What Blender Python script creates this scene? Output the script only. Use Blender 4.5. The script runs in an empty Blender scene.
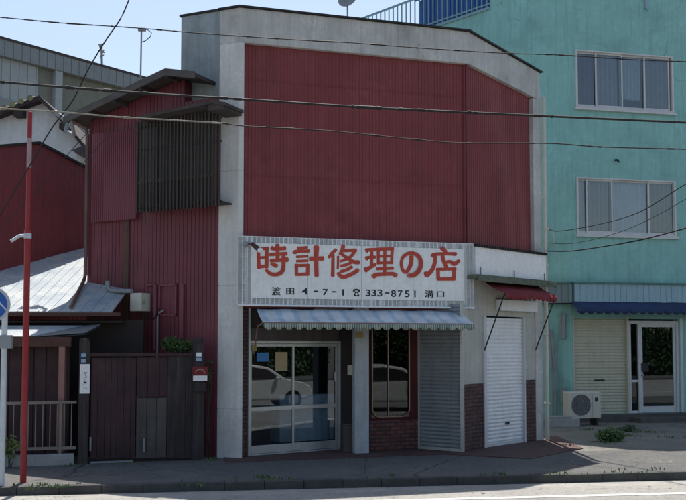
import bpy, bmesh, math, random
from mathutils import Vector, noise
random.seed(7)
R = math.radians
SC = bpy.context.scene
COL = SC.collection

# ------------------------------------------------------------------ survey
# Station of the photographer: eye height 2.2 m, lens pitched 3 degrees up.
FOC, PITCH, CY, EYE, SW = 900.0, R(3), 297.0, 2.2, .13
def ray(x, y):
    u = (x-343)/FOC; v = -(y-CY)/FOC
    return Vector((u, math.cos(PITCH)-v*math.sin(PITCH), math.sin(PITCH)+v*math.cos(PITCH)))
def ground(x, y, z=SW):
    d = ray(x, y); return Vector((0, 0, EYE))+d*((z-EYE)/d.z)
def depth(x, y, D):
    d = ray(x, y); return Vector((0, 0, EYE))+d*(D/d.y)
class Frame:
    """a vertical wall plane: s runs to the right along it, o outwards (towards the street), z up"""
    def __init__(f, p0, p1=None, ang=None):
        f.p = Vector((p0[0], p0[1], 0))
        if p1 is not None: f.d = (Vector((p1[0], p1[1], 0))-f.p); f.L = f.d.length; f.d.normalize()
        else: f.d = Vector((math.cos(ang), math.sin(ang), 0)); f.L = 0
        f.n = Vector((f.d.y, -f.d.x, 0))
    def P(f, s, o, z): return f.p+f.d*s+f.n*o+Vector((0, 0, z))
    def S(f, x, y, o=0):
        d = ray(x, y); q = f.p+f.n*o
        t = (q.dot(f.n))/(d.dot(f.n)); w = d*t
        return (w-q).dot(f.d), EYE+w.z
    def s(f, x, o=0, y=344): return f.S(x, y, o)[0]
    def z(f, x, y, o=0): return f.S(x, y, o)[1]
    def shifted(f, s=0, o=0):
        g = Frame(f.P(s, o, 0), ang=math.atan2(f.d.y, f.d.x)); return g

# ------------------------------------------------------------------ materials
MATS = {}
def mat(name, col, rough=.7, metal=0, var=.25, scale=3, streak=0, streak_col=None, bump=.0, bscale=40, spec=.4, col2=None, grime=0, crack=0):
    """procedural material: base colour with blotches, vertical weather streaks and fine bump"""
    if name in MATS: return MATS[name]
    m = bpy.data.materials.new(name); m.use_nodes = True; nt = m.node_tree; N = nt.nodes; L = nt.links
    b = N['Principled BSDF']; b.inputs['Roughness'].default_value = rough; b.inputs['Metallic'].default_value = metal
    b.inputs['Specular IOR Level'].default_value = spec
    tc = N.new('ShaderNodeTexCoord')
    def nz(sc, sx=1, sy=1, sz=1, det=5, off=0):
        mp = N.new('ShaderNodeMapping'); mp.inputs['Scale'].default_value = (sx, sy, sz); mp.inputs['Location'].default_value = (off, off*.7, off*.3)
        L.new(tc.outputs['Object'], mp.inputs['Vector'])
        n = N.new('ShaderNodeTexNoise'); n.inputs['Scale'].default_value = sc; n.inputs['Detail'].default_value = det; n.inputs['Roughness'].default_value = .62
        L.new(mp.outputs[0], n.inputs['Vector']); return n.outputs['Fac']
    def mix(fac, a, bb, mode='MIX'):
        x = N.new('ShaderNodeMix'); x.data_type = 'RGBA'; x.blend_type = mode
        if isinstance(fac, (int, float)): x.inputs[0].default_value = fac
        else: L.new(fac, x.inputs[0])
        for i, v in ((6, a), (7, bb)):
            if hasattr(v, 'type') and not isinstance(v, tuple): L.new(v, x.inputs[i])
            else: x.inputs[i].default_value = (*v[:3], 1)
        return x.outputs[2]
    def ramp(fac, a, c):
        r = N.new('ShaderNodeMapRange'); r.inputs[1].default_value = a; r.inputs[2].default_value = c; L.new(fac, r.inputs[0]); return r.outputs[0]
    dark = tuple(c*(1-var) for c in col); light = tuple(min(1, c*(1+var*.7)) for c in col)
    if col2: light = col2
    out = mix(ramp(nz(scale), .35, .65), dark, light)
    out = mix(ramp(nz(scale*9, off=4), .3, .75), out, tuple(c*.82 for c in col))  if var > 0 else out
    if streak:
        sc = streak_col or tuple(c*.35 for c in col)
        f = ramp(nz(6, 1.6, 1.6, .12, 6, off=9), .5, .78)
        mm = N.new('ShaderNodeMath'); mm.operation = 'MULTIPLY'; mm.inputs[1].default_value = streak; L.new(f, mm.inputs[0])
        out = mix(mm.outputs[0], out, sc)
        f = ramp(nz(6, 6, 6, .07, 4, off=17), .42, .68)      # fine vertical runs
        m3 = N.new('ShaderNodeMath'); m3.operation = 'MULTIPLY'; m3.inputs[1].default_value = min(.75, streak*.9); L.new(f, m3.inputs[0])
        out = mix(m3.outputs[0], out, tuple(a_*.72 for a_ in col))
        f = ramp(nz(2.2, 2.2, 2.2, .25, 6, off=41), .60, .78)
        m4 = N.new('ShaderNodeMath'); m4.operation = 'MULTIPLY'; m4.inputs[1].default_value = streak*.5; L.new(f, m4.inputs[0])
        out = mix(m4.outputs[0], out, tuple(min(1, a_*1.25+.03) for a_ in col))
    if crack:
        v = N.new('ShaderNodeTexVoronoi'); v.feature = 'DISTANCE_TO_EDGE'; v.inputs['Scale'].default_value = .45
        nn = N.new('ShaderNodeTexNoise'); nn.inputs['Scale'].default_value = 2.5; nn.inputs['Detail'].default_value = 6; L.new(tc.outputs['Object'], nn.inputs['Vector'])
        vm = N.new('ShaderNodeMix'); vm.data_type = 'VECTOR'; vm.inputs[0].default_value = .35; L.new(tc.outputs['Object'], vm.inputs[4]); L.new(nn.outputs['Color'], vm.inputs[5]); L.new(vm.outputs[1], v.inputs['Vector'])
        f0 = ramp(v.outputs['Distance'], .006, .002); f1 = ramp(nz(.5, off=33), .5, .6)
        mm = N.new('ShaderNodeMath'); mm.operation = 'MULTIPLY'; L.new(f0, mm.inputs[0]); L.new(f1, mm.inputs[1])
        m2 = N.new('ShaderNodeMath'); m2.operation = 'MULTIPLY'; m2.inputs[1].default_value = crack; L.new(mm.outputs[0], m2.inputs[0])
        out = mix(m2.outputs[0], out, tuple(c*.25 for c in col))
    if grime:
        f = ramp(nz(1.1, off=21, det=8), .52, .7)
        mm = N.new('ShaderNodeMath'); mm.operation = 'MULTIPLY'; mm.inputs[1].default_value = grime; L.new(f, mm.inputs[0])
        out = mix(mm.outputs[0], out, tuple(c*.3 for c in col))
    L.new(out, b.inputs['Base Color'])
    rr = N.new('ShaderNodeMapRange'); rr.inputs[3].default_value = max(0, rough-.12); rr.inputs[4].default_value = min(1, rough+.12)
    L.new(nz(scale*3, off=2), rr.inputs[0]); L.new(rr.outputs[0], b.inputs['Roughness'])
    if bump:
        bp = N.new('ShaderNodeBump'); bp.inputs['Strength'].default_value = bump; bp.inputs['Distance'].default_value = .01
        L.new(nz(bscale, off=1), bp.inputs['Height']); L.new(bp.outputs[0], b.inputs['Normal'])
    MATS[name] = m; return m
def glass(name, tint=(.8, .85, .85), fac=.12, rough=.0):
    if name in MATS: return MATS[name]
    m = bpy.data.materials.new(name); m.use_nodes = True; nt = m.node_tree; N = nt.nodes; L = nt.links
    N.remove(N['Principled BSDF']); o = N['Material Output']
    t = N.new('ShaderNodeBsdfTransparent'); t.inputs[0].default_value = (*tint, 1)
    g = N.new('ShaderNodeBsdfGlossy'); g.inputs['Roughness'].default_value = rough; g.inputs[0].default_value = (.9, .95, 1, 1)
    f = N.new('ShaderNodeFresnel'); f.inputs[0].default_value = 1.5
    a = N.new('ShaderNodeMath'); a.operation = 'ADD'; a.inputs[1].default_value = fac; L.new(f.outputs[0], a.inputs[0])
    x = N.new('ShaderNodeMixShader'); L.new(a.outputs[0], x.inputs[0]); L.new(t.outputs[0], x.inputs[1]); L.new(g.outputs[0], x.inputs[2])
    L.new(x.outputs[0], o.inputs[0]); MATS[name] = m; return m
def brick_mat(name, c1, c2, mortar, bw=.21, bh=.07, ms=.012, axis='wall', rough=.75):
    """bricks or tiles laid by the UV map (metres along, metres up)"""
    m = bpy.data.materials.new(name); m.use_nodes = True; nt = m.node_tree; N = nt.nodes; L = nt.links
    b = N['Principled BSDF']; b.inputs['Roughness'].default_value = rough
    uv = N.new('ShaderNodeUVMap'); br = N.new('ShaderNodeTexBrick')
    br.inputs['Scale'].default_value = 1; br.inputs['Brick Width'].default_value = bw; br.inputs['Row Height'].default_value = bh
    br.inputs['Mortar Size'].default_value = ms; br.inputs['Mortar Smooth'].default_value = .2; br.inputs['Bias'].default_value = -.2
    for k, c in (('Color1', c1), ('Color2', c2), ('Mortar', mortar)): br.inputs[k].default_value = (*c, 1)
    L.new(uv.outputs[0], br.inputs['Vector'])
    n = N.new('ShaderNodeTexNoise'); n.inputs['Scale'].default_value = 9; n.inputs['Detail'].default_value = 6
    tc = N.new('ShaderNodeTexCoord'); L.new(tc.outputs['Object'], n.inputs['Vector'])
    r = N.new('ShaderNodeMapRange'); r.inputs[1].default_value = .3; r.inputs[2].default_value = .7; r.inputs[3].default_value = .6; r.inputs[4].default_value = 1.15; L.new(n.outputs['Fac'], r.inputs[0])
    x = N.new('ShaderNodeMix'); x.data_type = 'RGBA'; x.blend_type = 'MULTIPLY'; x.inputs[0].default_value = 1
    L.new(br.outputs['Color'], x.inputs[6]); L.new(r.outputs[0], x.inputs[7]); L.new(x.outputs[2], b.inputs['Base Color'])
    bp = N.new('ShaderNodeBump'); bp.inputs['Strength'].default_value = .6; bp.inputs['Distance'].default_value = .01; bp.invert = True
    L.new(br.outputs['Fac'], bp.inputs['Height']); L.new(bp.outputs[0], b.inputs['Normal'])
    MATS[name] = m; return m

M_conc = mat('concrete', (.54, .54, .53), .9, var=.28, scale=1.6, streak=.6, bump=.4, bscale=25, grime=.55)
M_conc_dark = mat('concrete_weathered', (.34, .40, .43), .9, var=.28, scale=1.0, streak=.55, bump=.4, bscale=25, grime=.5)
M_red = mat('red_sheet', (.235, .043, .048), .55, bump=1.0, bscale=3.5, var=.22, scale=.7, streak=.5, streak_col=(.10, .035, .035), grime=.35, col2=(.27, .062, .070))
M_maroon = mat('maroon_sheet', (.170, .036, .052), .5, var=.22, scale=1.3, streak=.45, streak_col=(.05, .025, .03), grime=.35)
M_maroon2 = mat('maroon_panel', (.195, .050, .070), .5, var=.16, scale=1.3, streak=.35, grime=.2)
M_shed = mat('shed_red', (.20, .040, .048), .55, var=.2, scale=1, streak=.4)
M_wood = mat('weathered_wood', (.045, .035, .036), .85, var=.5, scale=2, streak=.9, streak_col=(.12, .105, .10), bump=.6, bscale=60)
M_wood2 = mat('grey_wood', (.10, .09, .085), .85, var=.4, scale=2, streak=.9, streak_col=(.03, .025, .025), bump=.6, bscale=60)
M_wood3 = mat('purple_wood', (.060, .030, .034), .8, var=.5, scale=2, streak=.95, streak_col=(.016, .012, .015), bump=.5, bscale=60)
M_pinkwood = mat('pink_wood', (.30, .16, .14), .8, var=.2, streak=.4)
M_eave = mat('eave_timber', (.072, .060, .058), .9, var=.35, scale=3, grime=.5)
M_dark = mat('dark_metal', (.02, .02, .022), .6, var=.3)
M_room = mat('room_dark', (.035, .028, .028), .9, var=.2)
M_alu = mat('aluminium', (.48, .49, .50), .38, metal=.55, var=.12, scale=6, streak=.15)
M_aluw = mat('window_frame_white', (.62, .63, .64), .5, var=.12, scale=6, streak=.25)
M_white = mat('sign_white', (.84, .86, .87), .55, var=.06, scale=1.6, streak=.3, streak_col=(.36, .40, .46), grime=.12)
M_signface = mat('sign_face', (.86, .87, .86), .5, var=.06, scale=1.3, streak=.3, streak_col=(.48, .53, .58))
M_blankwhite = mat('blank_board', (.88, .88, .89), .5, var=.05, scale=1.3, streak=.22, streak_col=(.45, .47, .48))
M_signred = mat('sign_red', (.50, .065, .038), .6, var=.22, scale=5, grime=.0)
M_black = mat('sign_black', (.02, .025, .035), .6, var=.2)
M_cream = mat('cream_paint', (.50, .50, .455), .8, var=.14, scale=2, streak=.35, grime=.15)
M_plaster = mat('white_plaster', (.66, .70, .72), .85, var=.09, scale=1, streak=.3)
M_shutw = mat('shutter_white', (.84, .84, .86), .45, bump=.8, bscale=4, grime=.2, var=.1, scale=2, streak=.25, metal=.1)
M_shutg = mat('shutter_grey', (.26, .28, .30), .5, bump=.8, bscale=4, grime=.3, var=.16, scale=2, streak=.35, metal=.3)
M_shutc = mat('shutter_cream', (.55, .53, .42), .55, var=.1, scale=2, streak=.25)
M_teal = mat('teal_stucco', (.28, .555, .53), .85, var=.15, scale=.8, streak=.42, streak_col=(.09, .19, .175), bump=.5, bscale=30, grime=.28, crack=.6)
M_teal2 = mat('teal_trim', (.10, .22, .20), .8, var=.25, scale=3, streak=.4)
M_band = mat('fascia_blue', (.30, .46, .54), .45, var=.1, scale=2, streak=.4)
M_band_shade = mat('fascia_blue_shaded', (.17, .24, .27), .5, var=.15, scale=2, streak=.4)  # darker copy of the blue fascia, shade on the turned corner painted in
M_navy = mat('awning_navy', (.022, .045, .12), .8, var=.35, scale=4, streak=.4)
M_blueSheet = mat('blue_sheet', (.03, .13, .42), .5, var=.15, scale=2, streak=.3)
M_rail = mat('rail_blue', (.22, .36, .42), .5, var=.15)
M_zinc = mat('zinc_roof', (.30, .38, .45), .65, metal=.0, var=.25, scale=1.6, col2=(.62, .59, .52), grime=.25, streak=.5, streak_col=(.35, .30, .24))
M_greywall = mat('far_siding', (.25, .27, .285), .8, var=.07, scale=.4, streak=.2)
M_greywall2 = mat('far_siding_light', (.36, .385, .40), .8, var=.05, scale=.4, streak=.15)
M_tan = mat('far_panel', (.20, .20, .165), .8, var=.08, scale=.4, streak=.2)
M_tile = mat('roof_tile', (.20, .18, .12), .8, var=.4, scale=5, col2=(.34, .34, .14), bump=.5)
M_polered = mat('pole_red', (.30, .016, .022), .45, var=.2, scale=4, streak=.5, streak_col=(.20, .06, .055))
M_polewhite = mat('pole_white', (.55, .60, .64), .5, var=.12, scale=4, streak=.3)
M_signblue = mat('sign_blue', (.02, .10, .42), .4, var=.1)
M_signrim = mat('sign_rim', (.45, .48, .52), .5, var=.15)
M_cable = mat('cable', (.018, .018, .02), .7, var=.2)
M_cablelt = mat('cable_light', (.26, .24, .21), .8, var=.35, scale=9)
M_rust = mat('rust', (.085, .042, .032), .85, var=.4, scale=9)
M_pvc = mat('pipe_cream', (.60, .60, .53), .5, var=.1, streak=.3)
M_pvcg = mat('pipe_grey', (.26, .28, .30), .5, var=.15)
M_brown = mat('downpipe_brown', (.16, .085, .075), .6, var=.25)
M_awnw = mat('awning_fabric', (.55, .62, .66), .85, var=.08, scale=2, streak=.2)
M_awnred = mat('awning_red', (.21, .024, .032), .8, var=.3, scale=3, streak=.4)
M_moss = mat('mossy_ledge', (.13, .15, .11), .9, var=.5, scale=8, streak=.3)
M_leaf = mat('leaf', (.06, .13, .03), .6, var=.45, scale=6, col2=(.12, .2, .05))
M_leafd = mat('leaf_dark', (.03, .075, .02), .6, var=.4, scale=4)
M_bark = mat('bark', (.06, .05, .04), .9, var=.3)
M_block = mat('concrete_block', (.34, .34, .34), .9, var=.2, scale=4, bump=.6, bscale=50, grime=.3)
M_acw = mat('ac_casing', (.58, .57, .50), .5, var=.08, streak=.2)
M_curtain = mat('curtain', (.66, .74, .76), .9, var=.12, scale=2)
M_cloth = mat('white_cloth', (.72, .80, .92), .9, var=.08, scale=2)
M_paper = mat('paper', (.62, .60, .52), .9, var=.08)
M_tanp = mat('tan_poster', (.42, .34, .20), .8, var=.12)
M_bluep = mat('blue_poster', (.06, .22, .50), .7, var=.12)
M_redp = mat('dark_red_cloth', (.07, .012, .014), .9, var=.3)
M_gold = mat('window_trim', (.34, .24, .17), .4, metal=.5, var=.15)
M_car = mat('car_paint', (.78, .77, .73), .25, var=.03, spec=.6)
M_tyre = mat('tyre', (.02, .02, .02), .9, var=.1)
M_brick = brick_mat('brick_dark', (.12, .055, .05), (.07, .032, .032), (.02, .018, .02), .22, .075, .010)
M_brickr = brick_mat('brick_red', (.17, .055, .045), (.10, .03, .028), (.035, .028, .028), .22, .075, .012)
M_tilered = brick_mat('paving_red_tile', (.115, .055, .05), (.08, .045, .043), (.06, .04, .038), .2, .1, .006, rough=.85)
M_stone = mat('kerb_stone', (.07, .07, .068), .9, var=.3, scale=5, bump=.6, bscale=60, grime=.35)
GL = glass('shop_glass', (.70, .76, .78), .02)
GLW = glass('window_glass', (.82, .85, .88), .03)
GLD = glass('dark_glass', (.45, .47, .5), .0)

# ------------------------------------------------------------------ mesh builder
class MB:
    def __init__(s): s.v = []; s.f = []; s.m = []; s.uv = {}; s.mats = []; s.cur = 0; s.sm = []
    def use(s, m):
        if m not in s.mats: s.mats.append(m)
        s.cur = s.mats.index(m); return s
    def face(s, pts, uv=None, smooth=False):
        i = len(s.v); s.v += [Vector(p) for p in pts]; s.f.append(tuple(range(i, i+len(pts)))); s.m.append(s.cur); s.sm.append(smooth)
        if uv: s.uv[len(s.f)-1] = uv
    def mesh(s, verts, faces, smooth=False):
        i = len(s.v); s.v += [Vector(p) for p in verts]
        for f in faces: s.f.append(tuple(i+k for k in f)); s.m.append(s.cur); s.sm.append(smooth)
    def box(s, F, s0, s1, o0, o1, z0, z1):
        if s0 > s1: s0, s1 = s1, s0
        if o0 > o1: o0, o1 = o1, o0
        if z0 > z1: z0, z1 = z1, z0
        P = F.P; n = len(s.f)
        c = [P(a, b, c) for c in (z0, z1) for a, b in ((s0, o1), (s1, o1), (s1, o0), (s0, o0))]
        q = [(0, 1, 5, 4), (1, 2, 6, 5), (2, 3, 7, 6), (3, 0, 4, 7), (4, 5, 6, 7), (3, 2, 1, 0)]
        s.mesh(c, q)
        def u(a, b): return (a, b)
        s.uv[n] = [(s0, z0), (s1, z0), (s1, z1), (s0, z1)]
        s.uv[n+1] = [(s1+0, z0), (s1+o1-o0, z0), (s1+o1-o0, z1), (s1, z1)]
        s.uv[n+2] = s.uv[n]
        s.uv[n+3] = [(s0-(o1-o0), z0), (s0, z0), (s0, z1), (s0-(o1-o0), z1)]
        s.uv[n+4] = [(s0, o1), (s1, o1), (s1, o0), (s0, o0)]; s.uv[n+5] = s.uv[n+4]
        return s
    def prism(s, F, poly, o0, o1):
        """poly in (s,z), counter-clockwise seen from the street; extruded from o0 to o1"""
        n = len(poly); fr = [F.P(a, o1, z) for a, z in poly]; bk = [F.P(a, o0, z) for a, z in poly]
        s.mesh(fr+bk, [tuple(range(n)), tuple(range(2*n-1, n-1, -1))]+[(i, i+n, (i+1) % n+n, (i+1) % n) for i in range(n)])
        return s
    def slab(s, pts, z0, z1):
        """horizontal polygon pts (world xy, ccw) between z0 and z1"""
        n = len(pts); t = [Vector((p[0], p[1], z1)) for p in pts]; b = [Vector((p[0], p[1], z0)) for p in pts]
        k = len(s.f)
        s.mesh(t+b, [tuple(range(n)), tuple(range(2*n-1, n-1, -1))]+[(i, i+n, (i+1) % n+n, (i+1) % n) for i in range(n)])
        s.uv[k] = [(p[0], p[1]) for p in pts]
        return s
    def tube(s, pts, r, n=8, r2=None, smooth=True):
        pts = [Vector(p) for p in pts]; rings = []
        for i, p in enumerate(pts):
            a = pts[max(0, i-1)]; b = pts[min(len(pts)-1, i+1)]; d = (b-a).normalized()
            up = Vector((0, 0, 1)) if abs(d.z) < .9 else Vector((1, 0, 0))
            x = d.cross(up).normalized(); y = d.cross(x)
            rr = r if r2 is None else r+(r2-r)*i/(len(pts)-1)
            rings.append([p+x*math.cos(t)*rr+y*math.sin(t)*rr for t in (2*math.pi*k/n for k in range(n))])
        vs = [v for q in rings for v in q]; fs = []
        for i in range(len(pts)-1):
            for k in range(n):
                fs.append((i*n+k, i*n+(k+1) % n, (i+1)*n+(k+1) % n, (i+1)*n+k))
        s.mesh(vs, fs, smooth); e = (len(pts)-1)*n
        s.mesh(rings[0]+rings[-1], [tuple(range(n-1, -1, -1)), tuple(range(n, 2*n))]); return s
    def corr(s, F, s0, s1, zf0, zf1, o=0, period=.075, amp=.018, kind='box'):
        """profiled sheet; zf0/zf1 are numbers or functions of s for lower and upper edge"""
        a = zf0 if callable(zf0) else (lambda q: zf0); b = zf1 if callable(zf1) else (lambda q: zf1)
        if kind == 'box': pr = ((0, 0), (.40, 0), (.50, 1), (.90, 1))
        elif kind == 'bead': pr = ((0, 0), (.80, 0), (.84, 1), (.96, 1))
        elif kind == 'groove': pr = ((0, 1), (.88, 1), (.91, 0), (.97, 0))
        else: pr = tuple((k/8, .5-.5*math.cos(2*math.pi*k/8)) for k in range(8))
        xs = []; q = s0
        while q < s1:
            for t, h in pr:
                if q+t*period < s1: xs.append((q+t*period, o+h*amp))
            q += period
        xs.append((s1, o))
        vs = [F.P(x, h, a(x)) for x, h in xs]+[F.P(x, h, b(x)) for x, h in xs]; n = len(xs)
        s.mesh(vs, [(i, i+1, n+i+1, n+i) for i in range(n-1)], kind == 'sine'); return s
    def slats(s, F, s0, s1, z0, z1, o=0, pitch=.08, amp=.02):
        """horizontal roller-shutter slats"""
        z = z0; n = max(1, round((z1-z0)/pitch)); pz = (z1-z0)/n; prof = []
        for i in range(n):
            b = z0+i*pz
            for t, h in ((0, 0), (.12, 0), (.3, .8), (.55, 1), (.85, .75), (.97, .1)): prof.append((b+t*pz, o+h*amp))
        prof.append((z1, o)); m = len(prof)
        s.mesh([F.P(s0, h, z) for z, h in prof]+[F.P(s1, h, z) for z, h in prof], [(i, m+i, m+i+1, i+1) for i in range(m-1)]); return s
    def disc(s, c, nrm, r, t=.01, n=32, bev=0):
        nrm = Vector(nrm).normalized(); c = Vector(c); up = Vector((0, 0, 1)) if abs(nrm.z) < .9 else Vector((1, 0, 0))
        x = up.cross(nrm).normalized(); y = nrm.cross(x)
        a = [c+x*math.cos(2*math.pi*k/n)*r+y*math.sin(2*math.pi*k/n)*r for k in range(n)]
        s.mesh([p+nrm*t for p in a]+a, [tuple(range(n)), tuple(range(2*n-1, n-1, -1))]+[(k, k+n, (k+1) % n+n, (k+1) % n) for k in range(n)]); return s
    def sphere(s, c, r, nu=10, nv=7, sc=(1, 1, 1)):
        c = Vector(c); vs = []; fs = []
        for j in range(nv+1):
            for i in range(nu):
                th = math.pi*j/nv; ph = 2*math.pi*i/nu
                vs.append(c+Vector((r*sc[0]*math.sin(th)*math.cos(ph), r*sc[1]*math.sin(th)*math.sin(ph), r*sc[2]*math.cos(th))))
        for j in range(nv):
            for i in range(nu): fs.append((j*nu+i, (j+1)*nu+i, (j+1)*nu+(i+1) % nu, j*nu+(i+1) % nu))
        s.mesh(vs, fs, True); return s
    def wall(s, F, s0, s1, z0, z1, o0, o1, holes):
        """wall with rectangular openings (a,b,c,d) = s from a to b, z from c to d"""
        xs = sorted({s0, s1, *[h[0] for h in holes], *[h[1] for h in holes]}); zs = sorted({z0, z1, *[h[2] for h in holes], *[h[3] for h in holes]})
        def solid(i, j):
            if not (0 <= i < len(xs)-1 and 0 <= j < len(zs)-1): return False
            cx = (xs[i]+xs[i+1])/2; cz = (zs[j]+zs[j+1])/2
            return not any(h[0] < cx < h[1] and h[2] < cz < h[3] for h in holes)
        P = F.P
        for i in range(len(xs)-1):
            for j in range(len(zs)-1):
                if not solid(i, j): continue
                a, b, c, d = xs[i], xs[i+1], zs[j], zs[j+1]
                s.face([P(a, o1, c), P(b, o1, c), P(b, o1, d), P(a, o1, d)], [(a, c), (b, c), (b, d), (a, d)])
                s.face([P(b, o0, c), P(a, o0, c), P(a, o0, d), P(b, o0, d)])
                if not solid(i-1, j): s.face([P(a, o0, c), P(a, o1, c), P(a, o1, d), P(a, o0, d)])
                if not solid(i+1, j): s.face([P(b, o1, c), P(b, o0, c), P(b, o0, d), P(b, o1, d)])
                if not solid(i, j-1): s.face([P(a, o0, c), P(b, o0, c), P(b, o1, c), P(a, o1, c)])
                if not solid(i, j+1): s.face([P(a, o1, d), P(b, o1, d), P(b, o0, d), P(a, o0, d)])
        return s
    def build(s, name, m=None, parent=None, bevel=0):
        if m is not None and not s.mats: s.mats = [m]
        me = bpy.data.meshes.new(name)
        base = parent['_b'] if parent is not None and '_b' in parent else None
        if base is None:
            if parent is None:
                lo = Vector((min(v.x for v in s.v), min(v.y for v in s.v), min(v.z for v in s.v))); hi = Vector((max(v.x for v in s.v), max(v.y for v in s.v), 0))
                base = Vector(((lo.x+hi.x)/2, (lo.y+hi.y)/2, lo.z))
            else: base = Vector((0, 0, 0))
        base = Vector(base)
        me.from_pydata([v-base for v in s.v], [], s.f)
        for x in s.mats: me.materials.append(x)
        for i, p in enumerate(me.polygons): p.material_index = s.m[i]; p.use_smooth = s.sm[i]
        if s.uv:
            ul = me.uv_layers.new(name='UVMap')
            for fi, c in s.uv.items():
                for k, li in enumerate(me.polygons[fi].loop_indices):
                    if k < len(c): ul.data[li].uv = c[k]
        me.update()
        o = bpy.data.objects.new(name, me); COL.objects.link(o); o['_b'] = tuple(base)
        if parent is not None: o.parent = parent
        else: o.location = base
        if bevel:
            b = o.modifiers.new('bevel', 'BEVEL'); b.width = bevel; b.segments = 2; b.limit_method = 'ANGLE'
        return o
def tag(o, label=None, cat=None, group=None, kind=None):
    if label: o['label'] = label
    if cat: o['category'] = cat
    if group: o['group'] = group
    if kind: o['kind'] = kind
    return o
def thing(name, label, cat, base, group=None):
    o = bpy.data.objects.new(name, None); COL.objects.link(o); o.location = Vector(base); o['_b'] = tuple(base); o.empty_display_size = .3
    return tag(o, label, cat, group)
def box(name, m, parent, F, *a, bevel=0): return MB().box(F, *a).build(name, m, parent, bevel)

# ------------------------------------------------------------------ footprint
Cc = ground(237, 458.5); Dd = ground(472, 450); Ee = ground(544, 440)
FC = Frame(Cc, Dd)                        # shop front
FD = Frame(Dd, Ee)                        # chamfered corner front
Aq = Cc+Vector((-math.cos(R(22.6)), math.sin(R(22.6)), 0))*.42
FA = Frame(Aq, Cc)                        # left return of the pillar
ZT = 8.46
STREET = math.atan2(1.55, 10.5)           # direction of the kerb
K0 = ground(343, 479.5); K0 = Vector((K0.x, K0.y, 0))
FK = Frame(K0, ang=STREET)                # kerb line, o towards the road

# ------------------------------------------------------------------ setting: ground, road, pavement
def asphalt(name, c, c2, speck=(.3, .3, .28), crack=True):
    m = bpy.data.materials.new(name); m.use_nodes = True; nt = m.node_tree; N = nt.nodes; L = nt.links; b = N['Principled BSDF']
    tc = N.new('ShaderNodeTexCoord')
    def nz(s, d=6, rough=.6):
        n = N.new('ShaderNodeTexNoise'); n.inputs['Scale'].default_value = s; n.inputs['Detail'].default_value = d; n.inputs['Roughness'].default_value = rough; L.new(tc.outputs['Object'], n.inputs['Vector']); return n.outputs['Fac']
    def rmp(f, a, c): r = N.new('ShaderNodeMapRange'); r.inputs[1].default_value = a; r.inputs[2].default_value = c; L.new(f, r.inputs[0]); return r.outputs[0]
    def mx(f, a, bb):
        x = N.new('ShaderNodeMix'); x.data_type = 'RGBA'
        L.new(f, x.inputs[0]) if not isinstance(f, float) else None
        for i, v in ((6, a), (7, bb)):
            if isinstance(v, tuple): x.inputs[i].default_value = (*v, 1)
            else: L.new(v, x.inputs[i])
        return x.outputs[2]
    o = mx(rmp(nz(.9), .35, .65), c, c2)
    o = mx(rmp(nz(13, 5, .7), .50, .68), o, tuple(q*.62 for q in c))
    o = mx(rmp(nz(31, 4, .7), .56, .72), o, tuple(min(1, q*1.35) for q in c2))
    o = mx(rmp(nz(2.3, 8, .75), .56, .66), o, tuple(q*.7 for q in c))
    o = mx(rmp(nz(90, 2), .60, .72), o, speck)
    o = mx(rmp(nz(60, 2), .62, .75), o, tuple(q*.45 for q in c))
    if crack:
        v = N.new('ShaderNodeTexVoronoi'); v.feature = 'DISTANCE_TO_EDGE'; v.inputs['Scale'].default_value = .38; 
        mp = N.new('ShaderNodeMix'); mp.data_type = 'VECTOR'; mp.inputs[0].default_value = .12
        nn = N.new('ShaderNodeTexNoise'); nn.inputs['Scale'].default_value = 3; L.new(tc.outputs['Object'], nn.inputs['Vector'])
        L.new(tc.outputs['Object'], mp.inputs[4]); L.new(nn.outputs['Color'], mp.inputs[5]); L.new(mp.outputs[1], v.inputs['Vector'])
        o = mx(rmp(v.outputs['Distance'], .004, .0015), o, tuple(q*.35 for q in c))
    L.new(o, b.inputs['Base Color']); b.inputs['Roughness'].default_value = .92
    bp = N.new('ShaderNodeBump'); bp.inputs['Strength'].default_value = .5; bp.inputs['Distance'].default_value = .006; L.new(nz(110, 3), bp.inputs['Height']); L.new(bp.outputs[0], b.inputs['Normal'])
    MATS[name] = m; return m
M_road = asphalt('road_asphalt', (.22, .21, .195), (.27, .26, .24), crack=False)
M_walk = asphalt('pavement_asphalt', (.078, .078, .08), (.115, .11, .10), (.22, .21, .19))
M_apron = asphalt('forecourt_concrete', (.12, .115, .10), (.19, .18, .155), (.3, .29, .26))
M_earth = mat('ground_earth', (.12, .11, .09), .95, var=.25, scale=.5, bump=.5)
M_paint = mat('road_paint', (.62, .62, .60), .8, var=.2, scale=8, grime=.3)

g = MB(); g.face([(-600, -600, -.02), (600, -600, -.02), (600, 600, -.02), (-600, 600, -.02)]); tag(g.build('ground', M_earth), kind='structure')
g = MB(); g.face([FK.P(-80, 17, 0), FK.P(80, 17, 0), FK.P(80, .0, 0), FK.P(-80, .0, 0)]); tag(g.build('road', M_road), kind='structure')
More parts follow.
